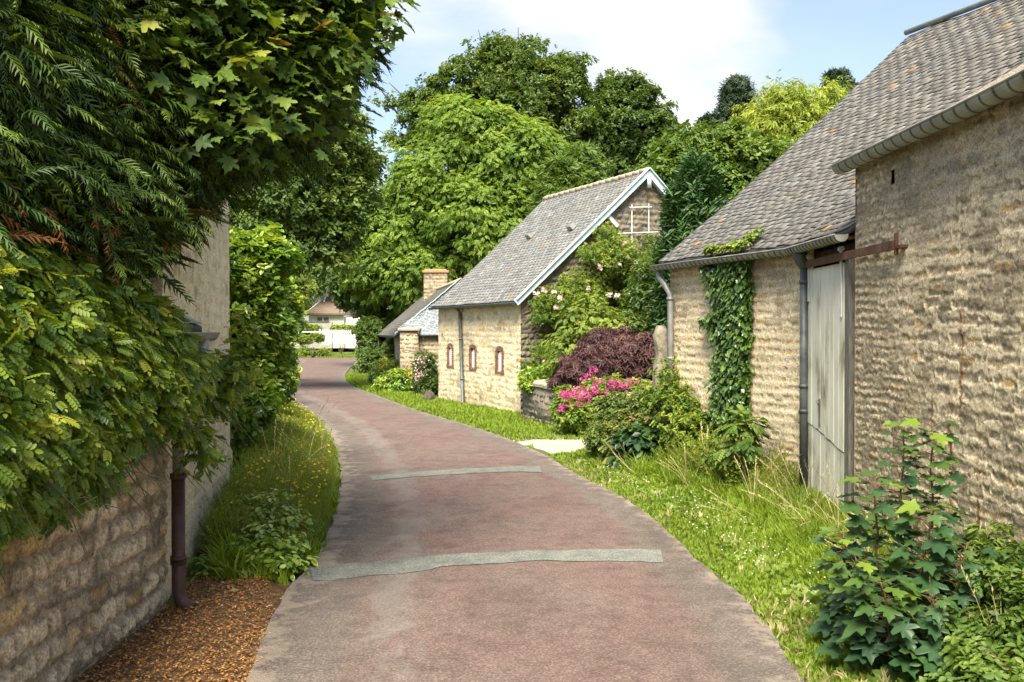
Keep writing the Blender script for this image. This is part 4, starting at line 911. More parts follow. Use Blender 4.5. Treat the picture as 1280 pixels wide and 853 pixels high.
def sheet(name, ptsxy, mat, dz, n=40, kind='structure'):
    """irregular patch of ground laid just above the terrain"""
    P_ = np.array(ptsxy); c = P_.mean(0); m = len(P_)
    t = np.linspace(0, m, m*14, endpoint=False); i = t.astype(int); fr = (t-i)[:, None]; rim = P_[i]*(1-fr)+P_[(i+1) % m]*fr
    rim = (np.roll(rim, 3, 0)+np.roll(rim, -3, 0)+rim+np.roll(rim, 1, 0)+np.roll(rim, -1, 0))/5
    rim = c+(rim-c)*(1+.16*(fbm(t*1.7, t*0, 5, 3)-.5))[:, None]
    V = []; K = 14
    for k in range(K+1):
        q = c+(rim-c)*(k/K); V.append(np.column_stack([q, gz(q[:, 0], q[:, 1])+dz*(1 if k < K else -2)+.01*(fbm(q[:, 0]*6, q[:, 1]*6, 3, 3)-.5)]))
    V = np.concatenate(V); L_ = len(rim); ids = np.arange((K+1)*L_).reshape(K+1, L_); nx_ = np.roll(ids, -1, 1)
    f = np.stack([ids[:-1], ids[1:], nx_[1:], nx_[:-1]], -1).reshape(-1)
    return tag(link(name, mesh_np(name, V, f, np.full(len(f)//4, 4), None, True), mat), kind=kind)
sheet('gravel_path', [G(632, 549), G(660, 541), G(700, 538), G(748, 541), (2.6, 17.2), (2.4, 15.9), G(745, 566), G(690, 568), G(668, 560)], M_GRAVEL, .02)
sheet('gravel_path', [(-28, 72), (-19, 72), (-16.3, 66), (-15, 60.), (-17, 60), (-28, 66)], M_GRAVEL, .05)
sheet('soil', [(-2.62, 3.2), (-1.52, 3.2), G(322, 845), G(345, 765), G(375, 725), (-2.25, 8.6), (-2.9, 9.2), (-2.62, 7.0)], M_SOIL, .02)
sheet('gravel_path', [G(372, 500), G(393, 520), G(414, 541), G(428, 556), G(418, 560), G(398, 545), G(372, 520)], M_GRAVEL, .035)

# garden wall from the middle barn gable towards the lane
gw = empty('garden_wall', (.6, 21, 0), 'low mossy rubble garden wall with rounded coping beside the pink hydrangea', 'wall')
gp = [np.array([.30, 23.2]), np.array([.27, 21.9]), np.array([1.05, 19.8]), np.array([2.1, 17.9])]
shs = []; tops = [.88, .88, .80, .72]
for i in range(3): shs.append(wall_sheet(gp[i], gp[i+1], -.1, .84 if i < 2 else .72, ST_GW, .03, 70+i))
exs = []
for i in range(3):
    d = nrm(gp[i+1]-gp[i]); n_ = np.array([-d[1], d[0]]); exs.append((*prism([tuple(gp[i]), tuple(gp[i+1]), tuple(gp[i+1]+n_*.4), tuple(gp[i]+n_*.4)], -.1, .80 if i < 2 else .70), (.25, .22, .17)))
exs.append(wall_sheet(gp[3], gp[3]+n_*.4, -.1, .72, ST_GW, .03, 79)) if False else None
join_sheets('wall', shs, M_STONE, gw, [e for e in exs if e])
M_COPE = noisemat('mossy_coping', [(.3, (.16, .17, .10)), (.5, (.30, .28, .20)), (.7, (.42, .39, .30))], 6, .95, .8, .02)
mb = MB(); rgk = random.Random(12)
for i in range(3):
    L = np.linalg.norm(gp[i+1]-gp[i]); k = max(1, int(L/.42)); d = (gp[i+1]-gp[i])/L; n_ = np.array([-d[1], d[0]])
    for q in range(k):
        a = gp[i]+d*L*q/k+d*.01; b = gp[i]+d*L*(q+1)/k-d*.01; zt = (.84 if i < 2 else .72)+rgk.uniform(-.01, .015)
        prof = [(-.05, -.0), (-.05, .07), (.02, .13), (.2, .16), (.36, .13), (.44, .07), (.44, 0)]
        j = rgk.uniform(-.012, .012)
        vs = [(*(p+n_*(o+j)), zt+h) for p in (a, b) for o, h in prof]; m_ = len(prof)
        mb.add(vs, [tuple(range(m_))[::-1], tuple(range(m_, 2*m_))]+[(x, x+1, m_+x+1, m_+x) for x in range(m_-1)])
mb.build('coping', M_COPE, gw, .012)
# upright stone at the barn corner: old gate pillar
gp_ = empty('gate_pillar', (2.28, 14.6, 0), 'tall worn stone gate pillar standing against the far corner of the long barn', 'pillar')
mb = MB(); M_PIL = noisemat('worn_limestone', [(.32, (.17, .15, .10)), (.48, (.36, .31, .22)), (.7, (.50, .44, .33))], 9, .95, .8, .02)
n = 14
vs = []
for k in range(n+1):
    z = 2.2*k/n; wx = .11*(1.35-.45*k/n)+.012*math.sin(k*2.1); wy = .19
    if k == n: wx *= .7; wy *= .7
    cx_ = 2.37+.02*math.sin(k*1.3)-.02*(1-k/n)
    ring = [(cx_+wx*math.copysign(abs(math.cos(t))**.45, math.cos(t)), 14.55+wy*math.copysign(abs(math.sin(t))**.45, math.sin(t)), z) for t in [2*math.pi*i/16+.2 for i in range(16)]]
    vs += ring
mb.add(vs, [(k*16+i, k*16+(i+1) % 16, (k+1)*16+(i+1) % 16, (k+1)*16+i) for k in range(n) for i in range(16)]+[tuple(n*16+i for i in range(16))], True)
mb.build('shaft', M_PIL, gp_)
def rock(name, c, r, mat, label, cat='stone', seed=1, sub=3):
    import bmesh
    bm = bmesh.new(); bmesh.ops.create_icosphere(bm, subdivisions=sub, radius=1)
    rg = np.random.default_rng(seed); pl = nrm(rg.normal(size=(9, 3))); dd = .62+.3*rg.random(9)
    for v in bm.verts:
        p = np.array(v.co); s = 1
        for a, d_ in zip(pl, dd):
            q = p@a
            if q > d_: s = min(s, d_/q)
        p = p*s*(1+.05*math.sin(p[0]*9+seed)*math.cos(p[2]*8)); v.co = (c[0]+p[0]*r[0], c[1]+p[1]*r[1], c[2]+p[2]*r[2])
    me = bpy.data.meshes.new(name); bm.to_mesh(me); bm.free(); return tag(link(name, me, mat), label, cat)
M_STN = noisemat('field_stone', [(.3, (.14, .13, .10)), (.5, (.26, .24, .18)), (.7, (.38, .35, .27))], 5, .95, .8, .02)
q = G(500, 491); rock('boulder', (q[0]-.1, q[1]+.3, .12), (.40, .3, .26), M_STN, 'pale boulder lying in the plants at the foot of the cottage buttress', 'boulder', 3)
q = G(541, 501); rock('stone_block', (q[0]-.1, q[1]-.2, .1), (.2, .2, .22), M_BARK, 'dark squat stone block against the far corner of the middle barn', 'stone', 5)
q = G(790, 512); rock('boulder', (2.25, 17.4, .80), (.42, .3, .16), M_PIL, 'pale flat stone on the end of the garden wall behind the hydrangea', 'boulder', 7)

# ================================================================ left: lean-to with creeper, pale house
lean = empty('stone_outbuilding', (-2.6, 5.5, 0), 'low rubble outbuilding under the creeper at the near left, slate eave and brown downpipe', 'outbuilding')
join_sheets('wall', [wall_sheet((-2.62, .3), (-2.62, 6.98), -.1, 2.12, ST_LEFT, .0165, 81)], M_STONE, lean, [(*prism([(-2.66, .3), (-2.66, 6.97), (-6.2, 6.97), (-6.2, .3)], -.1, 2.1), (.3, .26, .2)), ([(-2.66, 6.97, 2.1), (-6.2, 6.97, 2.1), (-6.2, 6.97, 3.75)], [(0, 1, 2)], (.3, .26, .2))])
eL, tL = poly([(-2.40, .2, 2.14), (-2.40, 7.12, 2.14)]); rL, _ = poly([(-6.3, .2, 4.35), (-6.3, 7.12, 4.35)])
def surfL(u, v): u = np.asarray(u); v = np.asarray(v); return eL(u)*(1-v[..., None])+rL(u)*v[..., None]
join_sheets('roof', [slates(surfL, 6.9, 22, .24, 83, (.26, .27, .28), (.36, .375, .39), (.3, .24, .15), 4.4, lichen=.15)], M_SLATE, lean)
gutter('gutter', [(-2.33, .3, 2.10), (-2.33, 7.14, 2.09)], .06, M_ZINC, lean, .6)
mb = MB(); px_, py_ = -2.50, 6.88
mb.tube([(-2.33, 6.95, 2.06), (-2.33, 6.95, 1.93), (-2.42, 6.92, 1.80), (px_, py_, 1.62), (px_, py_, .9)], .042, 12); mb.build('downpipe', M_ZINC, lean)
M_BRN = noisemat('brown_cast_pipe', [(.3, (.05, .025, .018)), (.7, (.10, .055, .04))], 9, .5, .3, .003)
mb = MB(); mb.tube([(px_, py_, 1.02), (px_, py_, .14), (px_+.03, py_-.01, .07), (px_+.12, py_-.03, .03)], .05, 12)
for z in (1.02, .4, .38): mb.tube([(px_, py_, z+.02), (px_, py_, z-.02)], .06, 12)
mb.build('downpipe_foot', M_BRN, lean)
tag(lean.children[-1], 'dark brown lower length of the downpipe')
house = empty('house', (-3, 9, 0), 'tall pale cream rubble house behind the conifer and creeper on the left', 'house')
h0, h1 = np.array([-2.66, 7.0]), np.array([-3.42, 11.15]); hd = nrm(h1-h0); hn = np.array([-hd[1], hd[0]])
hA = h0+hn*6; hB = h1+hn*6; apz = 7.4
ST_LH2 = dict(ST_LHOUSE)
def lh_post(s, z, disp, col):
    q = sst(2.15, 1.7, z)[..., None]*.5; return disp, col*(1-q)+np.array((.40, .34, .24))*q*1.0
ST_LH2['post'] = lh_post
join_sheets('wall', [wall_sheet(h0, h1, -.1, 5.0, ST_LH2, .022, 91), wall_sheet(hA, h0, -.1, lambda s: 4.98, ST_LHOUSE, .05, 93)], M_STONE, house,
            [([(*h1, 0), (*hB, 0), (*hB, 4.98), (*((h1+hB)/2), apz-.1), (*h1, 4.98)], [(0, 1, 2, 3, 4)], (.5, .45, .35)), ([(*hA, 0), (*hB, 0), (*hB, 4.98), (*hA, 4.98)], [(0, 1, 2, 3)], (.5, .45, .35)), ([(*h0, 4.97), (*hA, 4.97), (*((h0+hA)/2), apz-.1)], [(0, 1, 2)], (.5, .45, .35))])
eP, tP = poly([(*(h0-hn*.2-hd*.15), 4.9), (*(h1-hn*.2+hd*.15), 4.9)]); rP, _ = poly([(*((h0+hA)/2-hd*.15), apz), (*((h1+hB)/2+hd*.15), apz)])
def surfP(u, v): u = np.asarray(u); v = np.asarray(v); return eP(u)*(1-v[..., None])+rP(u)*v[..., None]
join_sheets('roof', [slates(surfP, 4.5, 20, .24, 95, SG, SG2, SB, 4)], M_SLATE, house, [([(*((h0+hA)/2-hd*.15), apz), (*((h1+hB)/2+hd*.15), apz), (*(hB+hd*.15), 4.9), (*(hA-hd*.15), 4.9)], [(0, 1, 2, 3)], (.15, .15, .14))])


# ================================================================ far bungalow, fences, bank
bun = empty('bungalow', (-18.5, 96, .8), 'small white bungalow with brown hipped tile roof at the end of the lane', 'bungalow')
M_CREAM = noisemat('cream_render', [(.3, (.70, .66, .54)), (.7, (.80, .77, .66))], 3, .9, .2)
M_TILE = noisemat('brown_roof_tiles', [(.3, (.12, .085, .06)), (.5, (.17, .125, .09)), (.7, (.23, .175, .13))], 5, .9, .5, .03, stretch=(1, 1, 4))
k = 96/F
def Q(px, py, Y=96.): p = P(px, py, Y); return (p[0], p[1], p[2])
mb = MB(); x0, x1 = Q(383, 0)[0], Q(432, 0)[0]; ze = Q(0, 392)[2]; za = Q(0, 367)[2]; xa = Q(405, 0)[0]; gb = 1.0
mb.add(*prism([(x0+.25, 96.), (x1-.2, 96.), (x1-.2, 110), (x0+.25, 110)], gb-.6, ze)); mb.build('wall', M_CREAM, bun)
mb = MB(); mb.add([(x0, 95.5, ze), (x1, 95.5, ze), (x1, 110.4, ze), (x0, 110.4, ze), (xa, 99.5, za+.1), (xa, 105, za+.1), (x0, 95.5, ze-.15), (x1, 95.5, ze-.15), (x1, 110.4, ze-.15), (x0, 110.4, ze-.15)], [(0, 1, 4), (1, 2, 5, 4), (2, 3, 5), (3, 0, 4, 5), (0, 6, 7, 1), (1, 7, 8, 2), (3, 9, 6, 0)]); mb.build('roof', M_TILE, bun)
mb = MB(); mb.tube([(xa, 99.5, za+.14), (x1, 95.5, ze+.05)], .10, 6); mb.tube([(xa, 99.5, za+.14), (x0, 95.5, ze+.05)], .06, 6); mb.build('ridge_tiles', M_WHITEW, bun)
for (px, h_) in ((403, .55), (411, .7), (389, .5)):
    p = Q(px, 0); MB().box((p[0], 101, za+.1+(0 if px > 395 else -.7)), (.7, .7, h_*1.6)).build('chimney', M_CREAM, bun)
wn = MB(); wn.box((Q(404, 0)[0], 95.98, Q(0, 399)[2]), (1.3, .08, .45)); wn = wn.build('window', M_WHITEW, bun)
for px in (400, 408): MB().box((Q(px, 0)[0], 95.92, Q(0, 399)[2]), (.5, .03, .36)).build('pane', M_ZINCD, wn)
mb = MB(); mb.add(*prism([(Q(362, 0)[0], 98), (x0+.2, 98), (x0+.2, 106), (Q(362, 0)[0], 106)], .4, Q(0, 394)[2])); mb.build('wing_wall', M_CREAM, bun)
mb = MB(); mb.add(*prism([(x1-.3, 96.4), (Q(449, 0)[0], 96.4), (Q(449, 0)[0], 103), (x1-.3, 103)], .4, Q(0, 397)[2])); mb.build('extension', M_CREAM, bun)
lw = empty('boundary_wall', (Q(390, 0, 88)[0], 88, 1), 'low buff rendered wall in front of the far bungalow', 'wall')
mb = MB(); mb.add(*prism([(Q(362, 0, 88)[0], 88), (Q(415, 0, 88)[0], 88), (Q(415, 0, 88)[0], 88.4), (Q(362, 0, 88)[0], 88.4)], .5, Q(0, 403, 88)[2])); mb.build('wall', M_MORTAR, lw)
mb = MB(); mb.box(((Q(362, 0, 88)[0]+Q(415, 0, 88)[0])/2, 88.2, Q(0, 402.6, 88)[2]), (3.5, .5, .07)); mb.build('coping', M_ZINCD, lw)
fe = empty('picket_fence', (Q(420, 0, 80)[0], 80, 1), 'white picket fence running along the top of the far grass bank', 'fence')
Yf = 80.
def fz(px): return np.interp(px, [345, 400, 442], [431, 431, 427.5])
p0 = Q(400, 0, Yf); 
xs_ = np.linspace(Q(400.5, 0, Yf)[0], Q(443, 0, Yf-0)[0], 17)
for i, x in enumerate(xs_):
    y = Yf-i*.12; zt = Q(0, 412.5, y)[2]; zb = max(Q(0, 431.5 - i*.15, y)[2], 0)
    MB().box((x, y, (zt+zb)/2), (.085, .03, zt-zb), r=.9).build('picket', M_WHITEW, fe)
for py in (415.5, 425.): MB().bar((xs_[0], Yf+.05, Q(0, py, Yf)[2]), (xs_[-1], Yf-16*.12+.05, Q(0, py, Yf-2)[2]), .04, .09).build('rail', M_WHITEW, fe)
fr_ = empty('rail_fence', (Q(372, 0, 79)[0], 79, 1), 'white two rail post fence left of the picket fence', 'fence')
for px in (347, 373, 400): x = Q(px, 0, 79)[0]; MB().box((x, 79., (Q(0, 411.5, 79)[2]+Q(0, 431, 79)[2])/2), (.13, .1, Q(0, 411.5, 79)[2]-Q(0, 431, 79)[2])).build('post', M_WHITEW, fr_)
for py in (415., 423.): MB().bar((Q(343, 0, 79)[0], 78.94, Q(0, py, 79)[2]), (Q(401, 0, 79)[0], 78.94, Q(0, py, 79)[2]), .04, .11).build('rail', M_WHITEW, fr_)
fs_ = empty('picket_fence', (Q(447, 0, 77)[0], 77, 1), 'short white fence stepping down the bank beside the dark hedge', 'fence')
for px, a, b in ((443, 418, 432), (446.5, 422, 434), (450, 426, 437)): MB().box((Q(px, 0, 77)[0], 77, (Q(0, a, 77)[2]+Q(0, b, 77)[2])/2), (.12, .06, Q(0, a, 77)[2]-Q(0, b, 77)[2])).build('picket', M_WHITEW, fs_)
MB().bar(Q(441, 420, 77.), Q(452, 429, 77.), .04, .08).build('rail', M_WHITEW, fs_)
bo = G(391, 447.5); b_ = empty('bollard', (bo[0], bo[1], 0), 'short dark wooden bollard on the bend of the lane', 'bollard')
MB().tube([(bo[0], bo[1], 0), (bo[0], bo[1], .62)], [.11, .10], 10).build('post', M_BARK, b_); MB().tube([(bo[0], bo[1], .77), (bo[0], bo[1], .68), (bo[0], bo[1], .88)], [.12, .12, .06], 10).build('cap', M_ZINCD, b_)
# ================================================================ trees behind
def T(name, label, basepx, Y, topz, lobes, **kw):
    x = (basepx-640)/F*Y; kw.setdefault('cat', 'tree')
    return tree(name, label, kw.pop('cat'), (x, Y, float(gz(np.array(x), np.array(Y*1.)))*0), (x+kw.pop('lean', 0), Y, topz), lobes, **kw)
T('walnut_tree', 'tallest dark tree with an open ragged crown above the middle barn', 650, 66, 16,
  [LB(645, 130, 66, 62, 60), LB(700, 135, 66, 42, 55), LB(590, 105, 66, 36, 34), LB(648, 72, 66, 42, 26), LB(545, 150, 66, 40, 42), LB(508, 125, 66, 18, 12), LB(700, 100, 66, 32, 32), LB(555, 120, 65, 24, 22), LB(605, 68, 66, 16, 12), LB(500, 178, 66, 14, 10), LB(485, 125, 66, 8, 6)],
  mat=L_WAL, bark=M_BARK, t=T_TW2, size=.46, ncl=340, per=28, rc=.78, r0=.4, ntw=200, inner=.35, back=.35)
T('ash_tree', 'large bright yellow-green feathery tree left of the middle barn roof', 570, 53, 10.,
  [LB(590, 175, 53, 52, 48), LB(640, 215, 53, 58, 62), LB(545, 240, 53, 62, 60), LB(600, 290, 52, 70, 70), LB(500, 290, 53, 52, 50), LB(690, 230, 54, 48, 50), LB(470, 330, 53, 40, 46), LB(540, 350, 52, 60, 42), LB(625, 165, 53, 32, 28), LB(560, 160, 54, 30, 34), LB(660, 180, 54, 34, 30)],
  mat=L_ASH, bark=M_BARK, t=T_ASH, flat=.8, tipdown=.0, size=.28, ncl=2000, per=34, rc=.55, r0=.45, ntw=200, inner=.25, back=.25)
T('oak_tree', 'dark rounded tree behind the ridge of the middle barn', 790, 68, 10,
  [LB(785, 160, 68, 52, 52), LB(745, 180, 68, 34, 44), LB(825, 185, 68, 30, 40), LB(775, 125, 68, 36, 26), LB(760, 220, 68, 60, 50), LB(830, 220, 68, 50, 45)],
  mat=L_DRK, bark=M_BARK, t=T_TW2, size=.52, ncl=420, per=34, rc=.85, r0=.35, ntw=60, inner=.3)
T('lime_tree', 'broad mid-green tree rising behind the dark columnar cypress', 890, 44, 8,
  [LB(860, 215, 44, 58, 45), LB(920, 215, 44, 55, 48), LB(890, 190, 44, 50, 26), LB(960, 240, 44, 60, 60), LB(840, 250, 43, 50, 50), LB(930, 290, 43, 70, 60), LB(860, 310, 43, 60, 60)],
  mat=L_MID, bark=M_BARK, t=T_TW2, size=.44, ncl=620, per=40, rc=.7, r0=.3, ntw=60, inner=.3)
T('willow_tree', 'pale yellow-green willow above the long barn roof', 1000, 52, 9,
  [LB(995, 175, 52, 50, 58), LB(1040, 175, 52, 42, 50), LB(975, 145, 52, 30, 30), LB(1025, 135, 52, 32, 20), LB(945, 190, 52, 32, 38), LB(1060, 220, 52, 60, 60), LB(990, 240, 52, 60, 50)],
  mat=L_WIL, bark=M_BARK, t=twig(8, T_LAN, .5, .5, 9), size=.62, ncl=420, per=38, rc=.75, r0=.3, ntw=50, flat=1.1, up=.3, tipdown=.9)
def pine(name, label, px, Y, ptop, pbot, wpx, seed, mat=L_PIN):
    rg = random.Random(seed); x = (px-640)/F*Y; zt = P(px, ptop, Y)[2]; zb = P(px, pbot, Y)[2]; root = empty(name, (x, Y, 0), label, 'conifer')
    mb = MB(); mb.tube([(x, Y, 0), (x, Y, zb), (x, Y, zt)], [.32, .22, .03], 8); C = []; D = []
    n = 15
    for k in range(n):
        f = k/n; z = zb+(zt-zb)*f; w_ = wpx*Y/F*(1-f)**.75*rg.uniform(.75, 1.15)+.15
        for a in range(7):
            an = a*.9+k*.7+rg.uniform(-.3, .3); e = np.array([x+math.cos(an)*w_, Y+math.sin(an)*w_, z+.25*w_]); s = np.array([x, Y, z]); mb.tube([s, e], [.05, .015], 4, cap=False)
            for q in np.linspace(.25, 1.05, 5): C.append(s+(e-s)*q); D.append((math.cos(an), math.sin(an), .6))
    mb.build('trunk', M_BARK, root)
    pos, sz, Rm, rnd = leaf_cloud(np.array(C), nrm(np.array(D)), 10, .42, .7, .5, .4, .45, tipdown=-.5)
    scatter_mesh('crown', twig(9, T_LAN, .6, .6, 3), pos, sz, Rm, rnd, mat, root)
pine('pine_tree', 'dark pine standing alone against the sky above the mid-green tree', 921, 66, 100, 190, 33, 1)
pine('pine_tree', 'small dark pine top showing over the long barn roof', 1046, 68, 92, 160, 30, 2)
pine('pine_tree', 'slender dark pine tip beside the lone pine', 886, 68, 150, 200, 12, 3)
pine('spruce_tree', 'pale green spruce tip poking up behind the middle barn ridge', 727, 44, 188, 290, 34, 4, L_MID)
pine('spruce_tree', 'second pale spruce tip nearer the bright ash tree', 700, 43, 205, 300, 30, 5, L_MID)
# columnar cypress
def column(name, label, px, Y, w0, ptop, seed, cat='cypress', lobes=None, n=700):
    x = (px-640)/F*Y; root = empty(name, (x, Y, 0), label, cat); r = w0/2*Y/F; zt = P(px, ptop, Y)[2]
    MB().tube([(x, Y, 0), (x, Y, zt*.8)], [.16, .04], 8).build('trunk', M_BARK, root)
    rg = np.random.default_rng(seed); C = []; D = []
    for (dx, zz, rr) in (lobes or [(0, zt, r)]):
        m = int(n*rr/r); f = rg.random(m)**.8; an = rg.random(m)*6.283; prof = rr*np.clip(1.15*(1-f**3.2), .12, 1)*(.75+.25*np.minimum(1, f*4))
        u = .7+.35*rg.random(m); z = .15+f*(zz-.15)
        C.append(np.column_stack([x+dx+np.cos(an)*prof*u, Y+np.sin(an)*prof*u, z])); D.append(np.column_stack([np.cos(an), np.sin(an), an*0+.5]))
    C = np.concatenate(C); D = nrm(np.concatenate(D))
    m = len(C)*26; j = np.repeat(np.arange(len(C)), 26); o = R.normal(size=(m, 3))*np.array([.09, .09, .22])
    tip = nrm(D[j]*.5+np.array([0, 0, 1.3])+R.normal(size=(m, 3))*.22); nv = nrm(D[j]+R.normal(size=(m, 3))*.35)
    cr = R.random(len(C)); scatter_mesh('crown', twig(6, T_LAN, .7, .35, 8), C[j]+o, .26*(.7+.6*R.random(m)), frames(nv, tip), np.clip(cr[j]*.6+.4*R.random(m), 0, 1), L_CYP, root)
column('cypress_tree', 'dark columnar cypress between the middle barn gable and the long barn', 858, 20, 84, 226, 2, lobes=[(.15, P(868, 226, 20)[2], .42), (-.2, P(840, 262, 20)[2], .26), (.50, P(885, 240, 20)[2], .36), (-.38, P(830, 330, 20)[2], .22)])
T('sycamore_tree', 'tall grey-green tree over the lane beyond the pale house', 225, 32, 9,
  [LB(410, 190, 32, 42, 58), LB(370, 240, 32, 55, 60), LB(430, 250, 32, 32, 50), LB(400, 292, 32, 40, 36), LB(350, 180, 33, 50, 60), LB(320, 290, 32, 40, 40), LB(425, 160, 31, 16, 26), LB(335, 320, 32, 36, 28), LB(452, 205, 33, 14, 16)],
  mat=L_WAL, bark=M_BARK, t=T_TW2, size=.32, ncl=600, per=36, rc=.55, r0=.28, ntw=60, inner=.3, flat=.7)
T('chestnut_tree', 'dense dark low tree hanging over the far bend by the cottage', 470, 56, 5,
  [LB(470, 350, 56, 38, 36), LB(500, 330, 57, 46, 46), LB(440, 340, 56, 24, 26), LB(480, 385, 56, 30, 22), LB(455, 305, 57, 34, 34), LB(520, 370, 55, 34, 30), LB(446, 372, 56, 14, 12)],
  mat=L_DRK, bark=M_BARK, t=T_TW2, size=0.46, ncl=460, per=36, rc=.6, r0=.25, ntw=40, inner=.3)
T('birch_tree', 'thin pale birch behind the bungalow chimneys', 400, 98, 9,
  [LB(400, 330, 98, 24, 34), LB(380, 300, 98, 20, 30), LB(425, 310, 98, 18, 30), LB(365, 345, 98, 20, 20)],
  mat=L_MID, bark=noisemat('birch_bark', [(.4, (.5, .48, .43)), (.6, (.7, .68, .62))], 5), t=T_TW, size=.7, ncl=110, per=22, rc=1.3, r0=.3, ntw=20)
T('poplar_tree', 'pale tree at the far left of the bungalow roof', 372, 92, 5, [LB(372, 362, 92, 16, 20), LB(360, 378, 92, 16, 18), LB(355, 340, 92, 20, 30)], mat=L_YSH, bark=M_BARK, t=T_TW, size=.5, ncl=120, per=26, rc=1., r0=.2, ntw=10)
T('hedge_shrub', 'dark ivy-clad shrub column at the far end of the cottage', 473, 46, 1.6,
  [LB(463, 430, 47, 11, 22), LB(466, 452, 46, 13, 18), LB(478, 455, 46, 8, 14), LB(460, 410, 52, 10, 12)], cat='shrub', mat=L_DRK, bark=M_BARK, t=T_TW2, size=.26, ncl=200, per=30, rc=.35, r0=.1, ntw=10)
T('elder_shrub', 'dark green shrub with pale blossom under the cottage eave', 490, 41, 1.4, [LB(492, 445, 41, 10, 20), LB(484, 462, 40, 10, 10)], cat='shrub', mat=L_WAL, bark=M_BARK, t=T_TW2, size=.2, ncl=90, per=26, rc=.28, r0=.05, ntw=6)
# wooded backdrop that reads as one mass far behind
lob = []
for i in range(64):
    an = math.radians(-62+124*i/63); D_ = 125+30*random.random(); lob.append(((math.sin(an)*D_, math.cos(an)*D_, 3+random.random()*3), (7, 5, 6+random.random()*3)))
c, d = clumps([(np.array(a), np.array(b)) for a, b in lob], 2400, .15, .1)
pos, sz, Rm, rnd = leaf_cloud(c, d, 22, 1.8, .7, size=1.3); ok = pos[:, 2] > 0
tag(scatter_mesh('distant_woodland', T_TW, pos[ok], sz[ok], Rm[ok], rnd[ok], L_DRK), 'far dark woodland behind everything', 'woodland', kind='stuff')

# ================================================================ shrubs and flowers by the middle barn
def pts_in(poly_, n):
    from mathutils.geometry import intersect_point_tri_2d
    P_ = np.array(poly_); lo, hi = P_.min(0), P_.max(0); out = []
    while len(out) < n:
        q = lo+(hi-lo)*R.random((n*3, 2)); ins = np.zeros(len(q), bool); j = len(P_)-1
        for i in range(len(P_)):
            a, b = P_[i], P_[j]; c_ = ((a[1] > q[:, 1]) != (b[1] > q[:, 1])) & (q[:, 0] < (b[0]-a[0])*(q[:, 1]-a[1])/(b[1]-a[1]+1e-9)+a[0]); ins ^= c_; j = i
        out += list(q[ins])
    return np.array(out[:n])
# climbing rose on the gable
ro = empty('climbing_rose', (*gab(720, .3), 0), 'yellow-green climbing rose with pale pink blooms covering the gable of the middle barn', 'climber')
pl = [(652, 400), (668, 372), (700, 345), (712, 318), (735, 300), (752, 282), (775, 305), (800, 300), (826, 290), (846, 330), (846, 420), (800, 440), (740, 470), (690, 470), (650, 462), (646, 430), (672, 440), (690, 425), (690, 395)]
q = pts_in(pl, 620); off = .12+.75*R.random(620)**1.5*sst(290, 400, q[:, 1])+.1; q = q[(fbm(q[:, 0]/14, q[:, 1]/14, 5, 3)-.5) > -.12]; off = off[:len(q)]; NQ = len(q)
C = np.array([(*gab(x, o), H+(415-y)/F*gab(x, o)[1]) for (x, y), o in zip(q, off)]); D = np.tile(nrm(np.array([.45, -.85, .3])), (NQ, 1))
pos, sz, Rm, rnd = leaf_cloud(C, D, 40, .26, .8, size=.105, up=.7); scatter_mesh('foliage', T_TW2, pos, sz, Rm, rnd, L_ROS, ro)
mb = MB(); rgs = random.Random(3)
for k in range(16):
    a = gab(rgs.uniform(665, 800), .25); i = rgs.randrange(NQ); b = C[i]; mb.tube([(*a, .0), ((a[0]+b[0])/2, (a[1]+b[1])/2, b[2]*.55), tuple(b)], [.02, .014, .006], 5, cap=False)
mb.build('stem', M_STEM, ro)
fl = q[R.choice(NQ, 46)]; F_ = []
anch = [(684, 372), (715, 362), (732, 334), (775, 330), (782, 348), (790, 358), (772, 372), (768, 366), (800, 358), (812, 352), (655, 368), (665, 364), (676, 366), (780, 376), (810, 378), (748, 372)]
for (x, y) in [*anch, *map(tuple, fl[:8])]:
    x += rgs.uniform(-3, 3); y += rgs.uniform(-2, 2); g_ = gab(x, .75); 
    for m in range(6): F_.append((g_[0]+rgs.uniform(-.06, .06), g_[1]-rgs.uniform(.1, .3), H+(415-y)/F*g_[1]+rgs.uniform(-.05, .05)))
F_ = np.array(F_); n = len(F_); scatter_mesh('blossom', comb([xf(T_OVA, (0, 0, 0), 1, rz=i*1.256, rx=.4) for i in range(5)]), F_, .04+.02*R.random(n), frames(nrm(np.array([.2, -.8, .5])+R.normal(size=(n, 3))*.4), sph(n)), R.random(n), L_PAL, ro)
